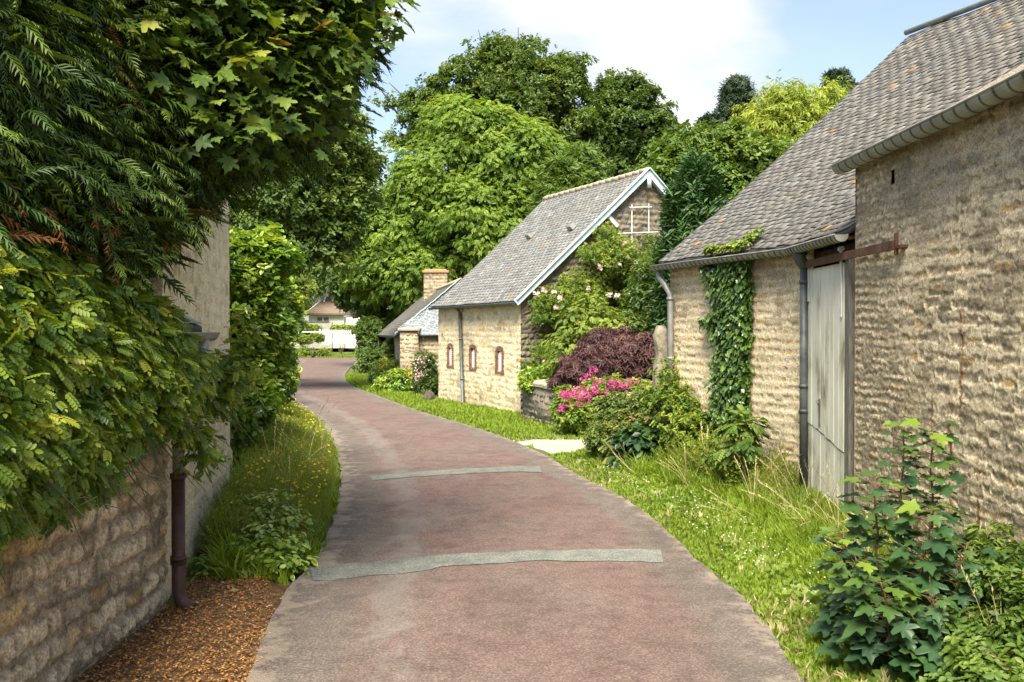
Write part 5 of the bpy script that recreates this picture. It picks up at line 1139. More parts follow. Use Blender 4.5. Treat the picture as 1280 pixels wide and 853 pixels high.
def shrub(name, label, lobes, mat, t=T_TW2, size=.14, ncl=120, per=30, rc=.2, cat='shrub', base=None, r0=.04, **kw):
    lobes = [(np.array(a, float), np.array(b, float)) for a, b in lobes]
    b = base or (lobes[0][0][0], lobes[0][0][1]); r0 = .012 if lobes[0][0][1] > 55 else r0; root = empty(name, (b[0], b[1], 0), label, cat)
    c, d = clumps(lobes, ncl, kw.get('back', .5), kw.get('inner', .25)); c[:, 2] = np.maximum(c[:, 2], .06)
    pos, sz, Rm, rnd = leaf_cloud(c, d, per, rc, kw.get('flat', .8), size=size, up=kw.get('up', .7), tipdown=kw.get('tipdown', .3)); ok = pos[:, 2] > .02
    scatter_mesh('foliage', t, pos[ok], sz[ok], Rm[ok], rnd[ok], mat, root)
    mb = MB(); rg = random.Random(len(name)+ncl)
    for i in R.choice(len(c), min(len(c), kw.get('nst', 26)), replace=False):
        e = c[i]; s = np.array([b[0]+rg.uniform(-.12, .12), b[1]+rg.uniform(-.12, .12), 0]); m = (s+e)/2+np.array([(e[0]-s[0])*-.15, (e[1]-s[1])*-.15, .12*e[2]]); mb.tube([s, m, e], [r0, r0*.6, r0*.2], 5, cap=False)
    mb.build('stem', kw.get('bark', M_STEM), root); return root, c, d
shrub('yellow_shrub', 'pale yellow-green shrub growing between the climbing rose and the purple maple', [LB(738, 410, 21.5, 32, 38), LB(712, 440, 21.3, 26, 28), LB(762, 425, 21.3, 30, 30)], L_YSH, T_PIN, .15, 230, 12, .24)
shrub('dark_shrub', 'dark green shrub in the shade between the climbing rose and the cypress', [LB(815, 375, 22, 20, 44), LB(800, 420, 21.6, 30, 30)], L_DRK, T_TW2, .16, 150, 34, .25)
shrub('purple_maple', 'dark purple-leaved dome of Japanese maple behind the garden wall', [LB(768, 450, 20, 46, 26), LB(735, 462, 19.8, 30, 20), LB(800, 450, 19.8, 26, 28), LB(765, 430, 20.2, 34, 16), LB(712, 474, 19.9, 16, 12)], L_PUR, twig(9, T_LAN, .55, .9, 6), .17, 420, 40, .17, cat='maple', flat=.5, up=.4, tipdown=1.1, bark=M_BARK)
r_, c, d = shrub('hydrangea', 'hydrangea bush covered in bright magenta flower heads by the garden wall', [LB(738, 512, 18.6, 38, 32), LB(772, 500, 18.5, 32, 26), LB(716, 520, 18.6, 17, 22), LB(800, 500, 18.2, 26, 20)], L_HYD, T_TW2, .16, 230, 30, .16)
hp = np.array([(710, 490), (722, 487), (728, 490), (716, 496), (733, 494), (735, 500), (746, 480), (757, 483), (758, 490), (765, 478), (776, 480), (775, 495), (770, 493), (792, 483), (782, 486), (703, 494), (703, 509), (714, 508), (730, 498), (742, 485), (735, 473), (728, 476), (738, 527), (808, 485), (795, 490), (812, 480), (745, 492), (750, 502), (760, 505), (722, 506), (785, 492), (768, 486), (780, 502), (708, 500), (740, 490), (800, 478)], float)
pet = []
for x, y in np.concatenate([hp, hp[:22]+R.normal(size=(22, 2))*5]):
    c_ = P(x+R.normal()*1, y+R.normal()*1, 17.85+.25*R.random()); r_h = .068+.02*R.random(); o = sph(46); o = o[o[:, 2] > -.35]; pet.append(np.column_stack([c_+o*r_h*np.array([1, 1, .8]), o, np.full(len(o), R.random())]))
pet = np.concatenate(pet); n = len(pet); scatter_mesh('flower_head', T_DIA, pet[:, :3], np.full(n, .042), frames(nrm(pet[:, 3:6]+R.normal(size=(n, 3))*.2), sph(n)), np.clip(pet[:, 6]*.7+.3*R.random(n), 0, 1), L_PNK, r_)
r_, c, d = shrub('rose_bush', 'tangled green and reddish bush in front of the gate pillar', [LB(795, 535, 15.0, 34, 36), LB(775, 520, 15.4, 26, 26), LB(825, 525, 14.9, 30, 34), LB(800, 560, 14.6, 34, 26), LB(760, 548, 15.0, 18, 26)], leafmat('bush_leaf', [(0, (.04, .08, .02)), (.5, (.10, .15, .03)), (.8, (.20, .22, .05)), (1, (.28, .15, .07))], .35), T_TW2, .11, 300, 34, .16)
shrub('nettle_clump', 'dark broad-leaved weeds at the front of the tangled bush', [LB(806, 560, 14.0, 26, 24), LB(785, 565, 14.1, 16, 18), LB(830, 560, 13.9, 20, 22)], L_SYC, T_OVA, .15, 90, 20, .13, cat='weed', up=.9)
shrub('bramble', 'straggling bramble shoots against the foot of the far barn wall', [LB(850, 520, 13.6, 22, 40), LB(838, 470, 14.0, 14, 20), LB(870, 540, 13.2, 26, 26), LB(834, 500, 13.9, 20, 20)], L_ROS, T_TW2, .11, 90, 16, .16, nst=40)
shrub('flowering_shrub', 'dark shrub with pale pink blossom between cottage and middle barn', [LB(532, 470, 30.5, 9, 24), LB(537, 485, 30.2, 8, 12), LB(529, 455, 31, 7, 12)], L_DRK, T_TW2, .16, 110, 28, .18)
n = 260; a = R.random(n); f_p = np.array([P(x, y, 30.0) for x, y in zip(527+7*R.normal(size=n)*.7, 468+14*R.normal(size=n))]); 
o_ = [o for o in bpy.data.objects if o.name == 'flowering_shrub'][0]
scatter_mesh('blossom', T_DIA, f_p, np.full(n, .085), frames(sph(n), sph(n)), R.random(n), L_PAL, o_)
q = G(480, 483)
r_, c, d = shrub('garden_plants', 'bed of leafy plants with orange flowers below the cottage wall', [((q[0]+.3, q[1]+1.2, .3), (.9, 1.0, .45)), ((q[0]+1.2, q[1]-.6, .3), (.7, .9, .45)), ((q[0]-.1, q[1]+3, .35), (.7, 1.2, .5)), ((-3.9, 32.2, .3), (.6, .5, .4))], L_LAU, T_TW2, .2, 220, 26, .22, cat='flower bed')
ci = c[R.choice(len(c), 50)]; n = len(ci)*5; pp_ = np.repeat(ci, 5, 0)+R.normal(size=(n, 3))*.08+np.array([0, -.1, .2]); scatter_mesh('flower', T_DIA, pp_, np.full(n, .10), frames(sph(n), sph(n)), R.random(n), L_ORG, r_)
for o in r_.children:
    if o.name.startswith('flower'): o['kind'] = 'stuff'
r_, c, d = shrub('creeping_plant', 'bright green creeper spilling over the garden wall by the gable corner', [LB(672, 470, 21.6, 18, 8), LB(662, 480, 21.5, 8, 10), LB(690, 464, 21.8, 18, 7)], L_LAU, T_TW2, .10, 110, 24, .12, cat='creeper')

# ================================================================ ivy on the long barn
iv = empty('ivy', (3.0, 12.5, 0), 'strip of dark ivy climbing the long barn wall up to the gutter', 'ivy')
dW = nrm(np.array(W1)-np.array(W0)); nW = np.array([dW[1], -dW[0]])
def wl(px):  # point on far wall
    k = (px-640)/F; t = (k*W0[1]-W0[0])/(dW[0]-k*dW[1]); return np.array(W0)+dW*t
pl = [(892, 320), (943, 322), (943, 400), (942, 470), (940, 522), (900, 530), (898, 500), (900, 470), (903, 430), (896, 415), (886, 405), (888, 396), (900, 392), (898, 372), (889, 350), (886, 335)]
n = 5200; q = pts_in(pl, n); q[:, 0] += R.normal(size=n)*1.2
pos = np.array([(*(wl(x)+nW*(.03+.16*R.random()**1.5)), 0) for x, y in q]); pos[:, 2] = H+(415-q[:, 1])/F*pos[:, 1]
up_t = q[:, 1] < 332
nv = nrm(np.array([*nW, .45])+R.normal(size=(n, 3))*.38); tip = nrm(np.array([0, 0, -1.])+R.normal(size=(n, 3))*.5)
scatter_mesh('foliage', T_IVY, pos, .075*(.6+.7*R.random(n)), frames(nv, tip), np.clip(.55*R.random(n)+.45*fbm(q[:, 0]/7, q[:, 1]/7, 4, 2), 0, 1), L_IVY, iv)
# tendrils over the gutter onto the slates
C = []
for x0, y0, x1, y1 in ((905, 318, 918, 312), (925, 320, 930, 306), (935, 318, 945, 296), (940, 300, 948, 286), (898, 322, 905, 315)):
    for t in np.linspace(0, 1, 9):
        x = x0+(x1-x0)*t; y = y0+(y1-y0)*t; yr = 326-(x-826)*.155; uu = max(0, yr-y)
        g_ = wl(x); k = (x-640)/F; rise = uu*.012*1.0; inn = rise*.9; b = g_-nW*(-.2+inn); C.append((b[0], b[1], 3.24+rise*.8))
C = np.array(C); pos, sz, Rm, rnd = leaf_cloud(C, np.tile(np.array([-.5, -.4, .7]), (len(C), 1)), 12, .08, .6, size=.06); scatter_mesh('shoots', T_IVY, pos, sz, Rm, rnd, L_YSH, iv)

# ================================================================ sycamore saplings, near right
def sapling(name, label, x, y, h, seed, lean=(0, 0), mat=L_SYC, lsz=.17, nl=16, group=None, parent=None):
    rg = random.Random(seed); root = parent or empty(name, (x, y, 0), label, 'sapling', group); mb = MB(); pos = []; nv = []; tip = []; sz = []; rn = []
    k = 9; st = [np.array([x+lean[0]*(t/k)**1.4+.015*math.sin(t*2+seed), y+lean[1]*(t/k)**1.4+.015*math.cos(t*1.7+seed), h*t/k]) for t in range(k+1)]
    mb.tube(st, [.011*(1-.75*t/k)+.002 for t in range(k+1)], 6)
    for i in range(nl):
        f = .12+.88*(i+.5)/nl; p = st[0]*0+np.array([np.interp(f*k, range(k+1), [s[j] for s in st]) for j in range(3)])
        for sd in (0, math.pi):
            a = i*1.57+sd+rg.uniform(-.3, .3); pl_ = rg.uniform(.08, .17)*(1.2-.6*f); up = rg.uniform(.1, .5)
            e = p+np.array([math.cos(a)*pl_, math.sin(a)*pl_, pl_*up]); mb.tube([p, (p+e)/2+(0, 0, .01), e], [.0035, .0028, .002], 5, cap=False)
            pos.append(e); t_ = np.array([math.cos(a), math.sin(a), rg.uniform(-.55, .05)]); tip.append(t_); nv.append(np.array([math.cos(a)*.25+rg.uniform(-.3, .3), math.sin(a)*.25-.25+rg.uniform(-.3, .3), 1])); sz.append(lsz*rg.uniform(.55, 1.15)*(1.15-.45*f)); rn.append(min(1 if rg.random() < .06 else .9, max(0, rg.uniform(0, .5)+.40*f*rg.uniform(.3, 1.2)+(.2 if f > .93 else 0))))
    mb.build('stem', noisemat_once(), root); scatter_mesh('leaves', T_MAP, np.array(pos), np.array(sz), frames(nrm(np.array(nv)), nrm(np.array(tip))), np.array(rn), mat, root)
    return root
_nm = {}
def noisemat_once():
    if 'm' not in _nm: _nm['m'] = noisemat('reddish_twig', [(.3, (.06, .05, .025)), (.7, (.16, .08, .04))], 20, .7)
    return _nm['m']
def saps(lst, name, label, group=None):
    root = None
    for i, (px, py, Y, h, lean) in enumerate(lst):
        x = (px-640)/F*Y; r_ = sapling(name, label, x, Y, h, 10+i*3+int(px), lean, nl=11+int(h*5), parent=root); root = root or r_
    return root
def one(px, Y, h, lean, label, seed, **kw):
    return sapling('sycamore_sapling', label, (px-640)/F*Y, Y, h, seed, lean, nl=kw.pop('nl', 14+int(h*9)), group='sycamore saplings along the barn wall', **kw)
one(1168, 6.35, 1.47, (-.02, 0), 'tallest sycamore sapling, leaves reaching half way up the near barn wall', 3, lsz=.20)
one(1125, 6.45, 1.47, (.03, 0), 'thin sycamore sapling with orange young leaves at its tip, second tallest', 5, lsz=.15)
one(1100, 6.1, 1.15, (-.05, -.05), 'yellowing middle sycamore sapling left of the tallest one', 8, lsz=.20)
one(1140, 5.9, 1.0, (.1, -.1), 'dark leafy sycamore sapling in front of the tallest one', 12, lsz=.21)
one(1072, 6.1, .78, (-.12, -.05), 'leftmost low sycamore sapling leaning over the verge', 15, lsz=.18)
one(1115, 5.55, .62, (-.1, -.12), 'low dark sycamore sapling nearest the road edge', 18, lsz=.19)
one(1185, 5.8, .78, (.1, -.05), 'short dark sycamore sapling close to the wall foot', 22, lsz=.19)
one(1085, 5.7, .72, (-.1, -.1), 'small sycamore sapling between the leftmost and the lowest dark one', 25, lsz=.17)
one(1158, 5.5, .55, (.0, -.1), 'smallest dark sycamore sapling at the bottom of the clump', 29, lsz=.2)
def wallx(y):   # what bounds the right verge
    return np.interp(y, [0, 9.5, 11.2, 14.1, 15.5, 17.5, 19.8, 21.9, 23.3, 28.4, 33, 34.3, 47], [3.52, 3.52, 3.55, 2.4, 2.0, 1.9, 1.0, .25, .2, -2.3, -3.8, -3.9, -6.6])
def leftx(y):
    return np.interp(y, [0, 7, 11.1, 12, 16, 20, 34, 46], [-2.6, -2.6, -3.4, -3.6, -4.9, -6., -9.4, -13])
def strip(n, y0, y1, fa, fb, pw=1.0, dens=1.0):
    """random points between fa(y) and fb(y), density falling with distance"""
    out = []
    while len(out) < n:
        m = n*2; y = np.exp(np.log(y0)+(np.log(y1)-np.log(y0))*R.random(m)) if pw else y0+(y1-y0)*R.random(m)
        a, b = fa(y), fb(y); x = a+(b-a)*R.random(m); ok = R.random(m) < np.clip((b-a)/np.max(b-a), 0, 1); out += list(np.column_stack([x, y])[ok])
    return np.array(out[:n])
def grass(name, label, xy, h, mat, t=T_TUF, hv=.4, tilt=.2, w=1., kindstuff=True, rn=None):
    n = len(xy); z = gz(xy[:, 0], xy[:, 1])-.01; pos = np.column_stack([xy, z]); up = nrm(np.array([0, 0, 1.])+R.normal(size=(n, 3))*tilt); t2 = sph(n)
    Rm = frames(up, t2); s = np.broadcast_to(h, n)*(1-hv+2*hv*R.random(n))
    rnd = np.clip(.35*R.random(n)+.65*fbm(xy[:, 0]*2.2, xy[:, 1]*2.2, 7, 4), 0, 1) if rn is None else rn
    o = scatter_mesh(name, t, pos, s, Rm, rnd, mat)
    if kindstuff: tag(o, label, kind='stuff')
    return o
T_TUF2 = tuft(9, 6, 1., .6, .045)
xy = strip(36000, 4.6, 17.2, lambda y: RR(y)-.13+.26*fbm(y*4, y*0, 2, 4), wallx)
dist = xy[:, 0]-RR(xy[:, 1]); wd = wallx(xy[:, 1])-xy[:, 0]
keep = ~((xy[:, 1] > 15.9) & (xy[:, 0] > .4)); xy, dist, wd = xy[keep], dist[keep], wd[keep]
hh = .055+.10*sst(.35, 1.2, dist)+.10*sst(1.1, .3, wd)
grass('grass', 'bright green grass verge along the foot of the barns', xy, hh, L_GRS, T_TUF2)
xy = strip(15000, 17.6, 46, lambda y: RR(y)-.1+.25*fbm(y*2, y*0, 2, 3), wallx); grass('grass', 'grass strip in front of the middle barn and cottage', xy, .10, L_GRS, T_TUF2)
xy = strip(2600, 4.6, 15.5, lambda y: RR(y)-.05, wallx); k = fbm(xy[:, 0]*1.7, xy[:, 1]*1.7, 33, 3) > .5; grass('dry_grass', 'faded straw-coloured tufts in patches of the right verge', xy[k], .09, L_DRY, T_TUF2, tilt=.4)
n = 900; y_ = np.exp(np.log(4.6)+(np.log(20)-np.log(4.6))*R.random(n)); sd_ = R.random(n) < .5; x_ = np.where(sd_, RR(y_)-.02-.14*R.random(n)**2, RL(y_)+.02+.14*R.random(n)**2); k = ~((~sd_) & (y_ < 7.6)); xy = np.column_stack([x_, y_])[k]; grass('grass', 'small grass tufts creeping onto the tarmac edges', xy, .05, L_GRS, T_TUF2, tilt=.4)
# weeds and low leaves among the verge grass
T_ROS = comb([xf(T_OVA, (0, 0, 0), 1, rz=i*1.05+.2*(i % 2), rx=.35+.2*(i % 3)) for i in range(6)])
xy = strip(5200, 4.6, 15.5, lambda y: RR(y)+.3, wallx); k = R.random(len(xy)) < .25+.75*sst(1.2, .3, wallx(xy[:, 1])-xy[:, 0]); xy = xy[k]
grass('weeds', 'low leafy weeds mixed into the right verge', xy, .075, L_WED, T_ROS, tilt=.35)
xy = strip(240, 6, 14, lambda y: RR(y)+.2, lambda y: RR(y)+1.1); n = len(xy); scatter = scatter_mesh('clover_flowers', T_ROS, np.column_stack([xy, gz(xy[:, 0], xy[:, 1])+.09]), .006+.006*R.random(n), frames(nrm(np.array([0, -.3, 1])+R.normal(size=(n, 3))*.2), sph(n)), R.random(n), L_WHT); tag(scatter, 'tiny white clover flowers dotted in the verge', kind='stuff')
# tall stems: a jointed weed plant template
def stemplant(h=1., seed=1, nl=14, leaf=T_LAN, ls=.14, w=.006, flower=0):
    rg = random.Random(seed); ps = []; bend = rg.uniform(-.2, .2)
    pt = lambda f: np.array([bend*f*f, .1*f*f*math.sin(seed), f*h])
    for i in range(5):
        a, b = pt(i/5), pt((i+1)/5); ps.append(tpl([a-(w, 0, 0), a+(w, 0, 0), b+(w*.8, 0, 0), b-(w*.8, 0, 0)], [(0, 1, 2, 3)])); ps.append(tpl([a-(0, w, 0), a+(0, w, 0), b+(0, w*.8, 0), b-(0, w*.8, 0)], [(0, 1, 2, 3)]))
    for i in range(nl):
        f = .1+.9*i/nl; ps.append(xf(leaf, tuple(pt(f)), ls*(1.15-.5*f)*rg.uniform(.7, 1.2), rz=i*2.4+rg.uniform(-.3, .3), rx=rg.uniform(.1, .8)))
    return comb(ps)
T_ST1 = stemplant(1, 1, 16, T_OVA, .16); T_ST2 = stemplant(1, 2, 26, T_LAN, .14); T_ST3 = comb([stemplant(1, 5, 18, T_LAN, .10), xf(stemplant(.8, 7, 14, T_LAN, .10), (.05, .03, 0), 1, rz=1, rx=.2), xf(stemplant(.9, 8, 14, T_OVA, .09), (-.04, -.03, 0), 1, rz=2, rx=-.18, ry=.15)])
def plume(seed=1):   # grass stalk with seed head
    rg = random.Random(seed); ps = []
    for s in range(4):
        a = rg.uniform(0, 6.28); le = rg.uniform(.15, .7); d = np.array([math.cos(a), math.sin(a), 0]); w = .004; sd = np.array([-d[1], d[0], 0])*w
        pts_ = [d*le*(f**1.8)+np.array([0, 0, f*(1-.18*le*f)]) for f in np.linspace(0, 1, 6)]
        for i in range(5): ps.append(tpl([pts_[i]-sd, pts_[i]+sd, pts_[i+1]+sd, pts_[i+1]-sd], [(0, 1, 2, 3)]))
        for q in range(7): ps.append(xf(T_LAN, tuple(pts_[4]+(pts_[5]-pts_[4])*(q/6)), .06, rz=a-1.57+rg.uniform(-.8, .8), rx=rg.uniform(.6, 1.2)))
    return comb(ps)
T_PLM = plume()
# tangle along the barn foot
xy = strip(2600, 6.8, 13.8, lambda y: wallx(y)-.75+.3*fbm(y*1.5, y*0, 4), lambda y: wallx(y)-.04)
hh = .24+.40*np.exp(-((xy[:, 1]-12.0)/.9)**2)*fbm(xy[:, 0]*3, xy[:, 1]*2, 3, 3)*1.6+.15*np.exp(-((xy[:, 1]-13)/1)**2)
grass('weeds', 'tangled tall weeds at the foot of the long barn', xy, hh, L_MDW, T_ST3, hv=.35, tilt=.35)
xy = strip(50, 6.3, 13.8, lambda y: wallx(y)-1.0, lambda y: wallx(y)-.05); grass('dry_grass', 'straw-coloured grass stalks leaning out along the barn foot', xy, .62, L_DRY, T_PLM, hv=.35, tilt=.38)
xy = strip(3200, 6.3, 13.8, lambda y: wallx(y)-.9, lambda y: wallx(y)-.02); grass('long_grass', 'longer green grass along the barn foot', xy, .20+.12*sst(10.8, 12, xy[:, 1]), L_GRS, T_TALL, tilt=.25)
# young elder by the barn foot under the ivy
shrub('elder_shrub', 'small reddish-green elder growing below the ivy strip', [((2.95, 11.7, .62), (.24, .22, .42)), ((2.78, 12.2, .4), (.2, .25, .3))], L_MID, T_PIN, .16, 34, 9, .16, nst=36, base=(3.0, 11.6))
# near right low shrubbery
shrub('privet_shrub', 'low bright bushy shrub in the bottom right corner against the barn wall', [((3.1, 5.6, .30), (.34, .5, .36)), ((3.2, 5.0, .34), (.3, .5, .40)), ((2.9, 5.2, .2), (.35, .5, .26)), ((3.25, 6.3, .3), (.2, .5, .4)), ((3.15, 4.4, .36), (.35, .4, .42)), ((2.65, 4.9, .12), (.3, .4, .18))], L_MID, T_TW2, .10, 420, 22, .12, nst=60)
xy = strip(900, 4.5, 7.2, lambda y: y*0+2.25, lambda y: y*0+3.4); grass('ground_cover', 'low green leaves under the sycamore saplings', xy, .11, L_WED, T_ROS, tilt=.4)
xy = strip(26, 4.9, 6.8, lambda y: y*0+2.7, lambda y: y*0+3.3); grass('dry_grass', 'few pale dry stalks among the corner shrub', xy, .7, L_DRY, T_PLM, tilt=.5)

# ---------------------------------------------------------------- left verge
def lv(y): return np.interp(y, [4.5, 7.6, 8.5, 11.1, 12.5, 20, 31], [-2.2, -2.35, -2.75, -3.3, -3.6, -5.8, -8.4])
xy = strip(9000, 7.7, 31, lv, lambda y: RL(y)+.06-.2*fbm(y*2.5, y*0, 5, 3))
wd = RL(xy[:, 1])-xy[:, 0]
o = grass('grass', 'rough green grass edge of the left verge', xy, .13+.16*sst(.1, .7, wd), L_GRS, T_TUF2)
xy = strip(9500, 8.3, 29, lambda y: lv(y)+.02, lambda y: RL(y)-.12); wd = RL(xy[:, 1])-xy[:, 0]; hm = (.26+.24*sst(.1, 1., wd))*(.75+.5*fbm(xy[:, 0], xy[:, 1], 8, 3)); hm *= 1-.35*sst(16, 26, xy[:, 1])
grass('meadow_plants', 'tall wild meadow plants filling the left verge', xy, hm, L_MDW, T_ST3, hv=.25, tilt=.2)
n = 1100; xy = strip(n, 8.6, 27, lambda y: lv(y)+.1, lambda y: RL(y)-.15); wd = RL(xy[:, 1])-xy[:, 0]; z = (.26+.24*sst(.1, 1., wd))*(.62+.45*R.random(n))
o = scatter_mesh('yellow_flowers', T_ROS, np.column_stack([xy, z]), .016+.012*R.random(n), frames(nrm(np.array([0, -.4, 1])+R.normal(size=(n, 3))*.4), sph(n)), R.random(n), L_YEL); tag(o, 'small yellow flowers dotted over the left meadow plants', kind='stuff')
xy = strip(16, 8.4, 20, lambda y: lv(y)+.05, lambda y: RL(y)-.3); grass('dry_grass', 'dry seed stalks among the left meadow plants', xy, .75, L_DRY, T_PLM, tilt=.25)
shrub('nettle_clump', 'low bright green leafy clump at the near end of the left meadow', [((-2.28, 8.35, .12), (.34, .38, .22)), ((-2.05, 8.1, .08), (.28, .3, .14)), ((-2.5, 8.0, .05), (.3, .3, .10)), ((-2.4, 8.9, .2), (.35, .4, .3))], L_LAU, T_OVA, .065, 200, 18, .11, cat='weed', up=1.1)
# leaf litter
n = 24000; xy = strip(n, 3.4, 9.4, lambda y: np.interp(y, [3.4, 7, 9.4], [-2.6, -2.6, -3.0]), lambda y: np.interp(y, [3.4, 5.6, 6.9, 7.8, 8.6, 9.4], [-1.35, -1.52, -1.78, -2.05, -2.45, -2.7]))
xy[:, 0] += R.normal(size=n)*.05
o = scatter_mesh('fallen_leaves', T_DIA, np.column_stack([xy, gz(xy[:, 0], xy[:, 1])+.035+.02*R.random(n)]), .017*(.3+1.6*R.random(n)**2), frames(nrm(np.array([0, 0, 1.])+R.normal(size=(n, 3))*.22), sph(n)), np.clip(.75*R.random(n)+.25*fbm(xy[:, 0]*3, xy[:, 1]*3, 4, 3)+.1, 0, 1), L_LIT); tag(o, 'orange-brown fallen leaves between the outbuilding and the road', kind='stuff')
n = 70; xy = strip(n, 6.7, 9.2, lambda y: y*0-3.0, lambda y: y*0-2.2); o = scatter_mesh('pebbles', T_DIA, np.column_stack([xy, gz(xy[:, 0], xy[:, 1])+.05]), .07*(.4+R.random(n)), frames(nrm(np.array([0, 0, 1.])+R.normal(size=(n, 3))*.3), sph(n)), R.random(n), L_DRY); tag(o, 'pale chips of straw and stone in the litter', kind='stuff')
xy = strip(1500, 3.5, 20, lambda y: RR(y)-.16, lambda y: RR(y)+.05); n = len(xy)
# laurel and shrubs beyond the pale house
shrub('laurel_shrub', 'tall glossy bright green laurel beside the end of the pale house', [LB(315, 400, 13.5, 30, 50), LB(308, 345, 13.3, 24, 36), LB(334, 385, 14.5, 20, 34), LB(322, 322, 13.5, 20, 26), LB(304, 460, 13.5, 30, 44), LB(326, 440, 14.5, 20, 40), LB(298, 500, 12.8, 24, 36)], L_LAU, T_TW2, .20, 640, 26, .24, nst=60, base=(-3.95, 13.5), up=.8)
shrub('privet_hedge', 'mixed green hedge running on beyond the laurel to the bend', [LB(334, 425, 20, 20, 22), LB(328, 445, 21, 20, 28), LB(345, 442, 26, 14, 14), LB(330, 470, 18, 24, 28), LB(336, 462, 24, 12, 14), LB(318, 480, 16, 20, 30), LB(343, 420, 34, 18, 12), LB(343, 396, 38, 16, 16)], L_CRP, T_TW2, .2, 460, 26, .24, nst=30, cat='hedge')
shrub('bank_shrub', 'low yellow-green shrubs on the bank below the white fence', [LB(380, 440, 76, 16, 3), LB(405, 440, 76, 9, 2.5), LB(378, 424, 78, 10, 3), LB(396, 422, 78, 8, 3)], L_YSH, T_TW2, .22, 160, 22, .22)
shrub('garden_shrub', 'yellow-green shrub against the low wall of the far bungalow', [LB(378, 413, 84, 10, 6), LB(392, 414, 84, 9, 3.5), LB(364, 404, 84, 7, 9)], L_YSH, T_TW2, .35, 120, 22, .4)
shrub('clipped_hedge', 'low clipped green hedge right of the far bungalow', [LB(425, 411, 86, 8, 2.5), LB(435, 411, 86, 8, 2.5), LB(446, 411, 86, 8, 2.5), LB(455, 412, 86, 8, 2.5)], L_CRP, T_TW, .3, 160, 22, .3, cat='hedge')
xy = np.column_stack([-30+26*R.random(12000), 72+12*R.random(12000)]); k = xy[:, 1] > 74.3; grass('grass', 'far grass bank below the white fence', xy[k], .25, L_GRS, T_TUF2)

# ---------------------------------------------------------------- creeper on the left outbuilding
cr_root = empty('creeper', (-2.5, 5.5, 1), 'bright green creeper hanging thickly over the wall and eave of the left outbuilding', 'creeper')
C = []; D = []
n = 1500
y = 3.4+3.9*R.random(n); zlo = np.interp(y, [3.4, 4.7, 5.3, 6.2, 6.7, 7.3], [.95, 1.24, 1.27, 1.50, 1.72, 1.95])+.12*(fbm(y*2.5, y*0, 3, 3)-.5)*2
zhi = np.interp(y, [3.4, 5, 6.3, 7.3], [2.6, 2.45, 2.25, 2.0]); f = R.random(n)**.9; z = zlo+(zhi-zlo)*f
bul = .08+.30*np.interp(y, [6, 7.2], [1, .45])*np.sin(f*math.pi*.8+.35)*(.6+.8*fbm(y*1.5, z*1.5, 6, 3)); u = R.random(n)**.5
C.append(np.column_stack([-2.58+bul*u, y, z])); D.append(np.column_stack([np.full(n, .8), np.full(n, -.35), .1+.7*f]))
n = 520; y = 3.6+4.2*R.random(n); x = -2.4-1.9*R.random(n); kk = (y < 6.1) | (x < -3.5) & (y < 6.9); x = x[kk]; y = y[kk]; n = len(x); C.append(np.column_stack([x, y, 2.2+(-2.4-x)*.56+.12+.25*R.random(n)*(1+fbm(x, y, 3, 3))])); D.append(np.tile([.3, -.4, 1.], (n, 1)))
# arching sprays past the downpipe towards the laurel
for (a, b, m) in (((-2.4, 6.6, 2.0), (-2.15, 7.4, 1.75), 26), ((-2.35, 6.8, 2.05), (-2.42, 8.0, 1.95), 26), ((-2.4, 6.9, 1.7), (-2.3, 7.6, 1.45), 16), ((-2.45, 7.0, 1.95), (-2.7, 8.8, 1.72), 24), ((-2.6, 7.9, 1.7), (-2.9, 9.4, 1.5), 20), ((-2.45, 6.2, 1.5), (-2.25, 6.8, 1.25), 14)):
    t = R.random(m)[:, None]; q = np.array(a)*(1-t)+np.array(b)*t; q[:, 2] += .1*np.sin(t[:, 0]*3.1)+R.normal(size=m)*.06; q[:, 0] += R.normal(size=m)*.07; C.append(q); D.append(np.tile([.7, -.3, .7], (m, 1)))
C = np.concatenate(C); D = nrm(np.concatenate(D)); ppx = 640+F*C[:, 0]/C[:, 1]; ppy = HZ-F*(C[:, 2]-H)/C[:, 1]; kk = ~((ppx > 212) & (ppx < 300) & (ppy < 452)); C = C[kk]; D = D[kk]; pos, sz, Rm, rnd = leaf_cloud(C, D, 17, .13, .9, .75, .55, .085, svar=.5, tipdown=.55)
scatter_mesh('foliage', T_PIN, pos, sz, Rm, rnd, L_CRP, cr_root)
mb = MB(); rgs = random.Random(5)
for k in range(34):
    y = rgs.uniform(3.6, 7.2); a = np.array([-2.56, y, rgs.uniform(0, 1.6)]); b = np.array([-2.5+rgs.uniform(0, .2), y+rgs.uniform(-.5, .5), 2.2]); mb.tube([a, (a+b)/2+(rgs.uniform(0, .06), rgs.uniform(-.2, .2), 0), b], [.012, .009, .005], 5, cap=False) if k < 0 else mb.tube([b-(0, 0, .7), b+(.15, .1, -.9+rgs.uniform(-.1, .2)), b+(.28, .22, -1.0+rgs.uniform(-.25, .1))], [.005, .004, .002], 4, cap=False)
mb.build('stem', M_STEM, cr_root)

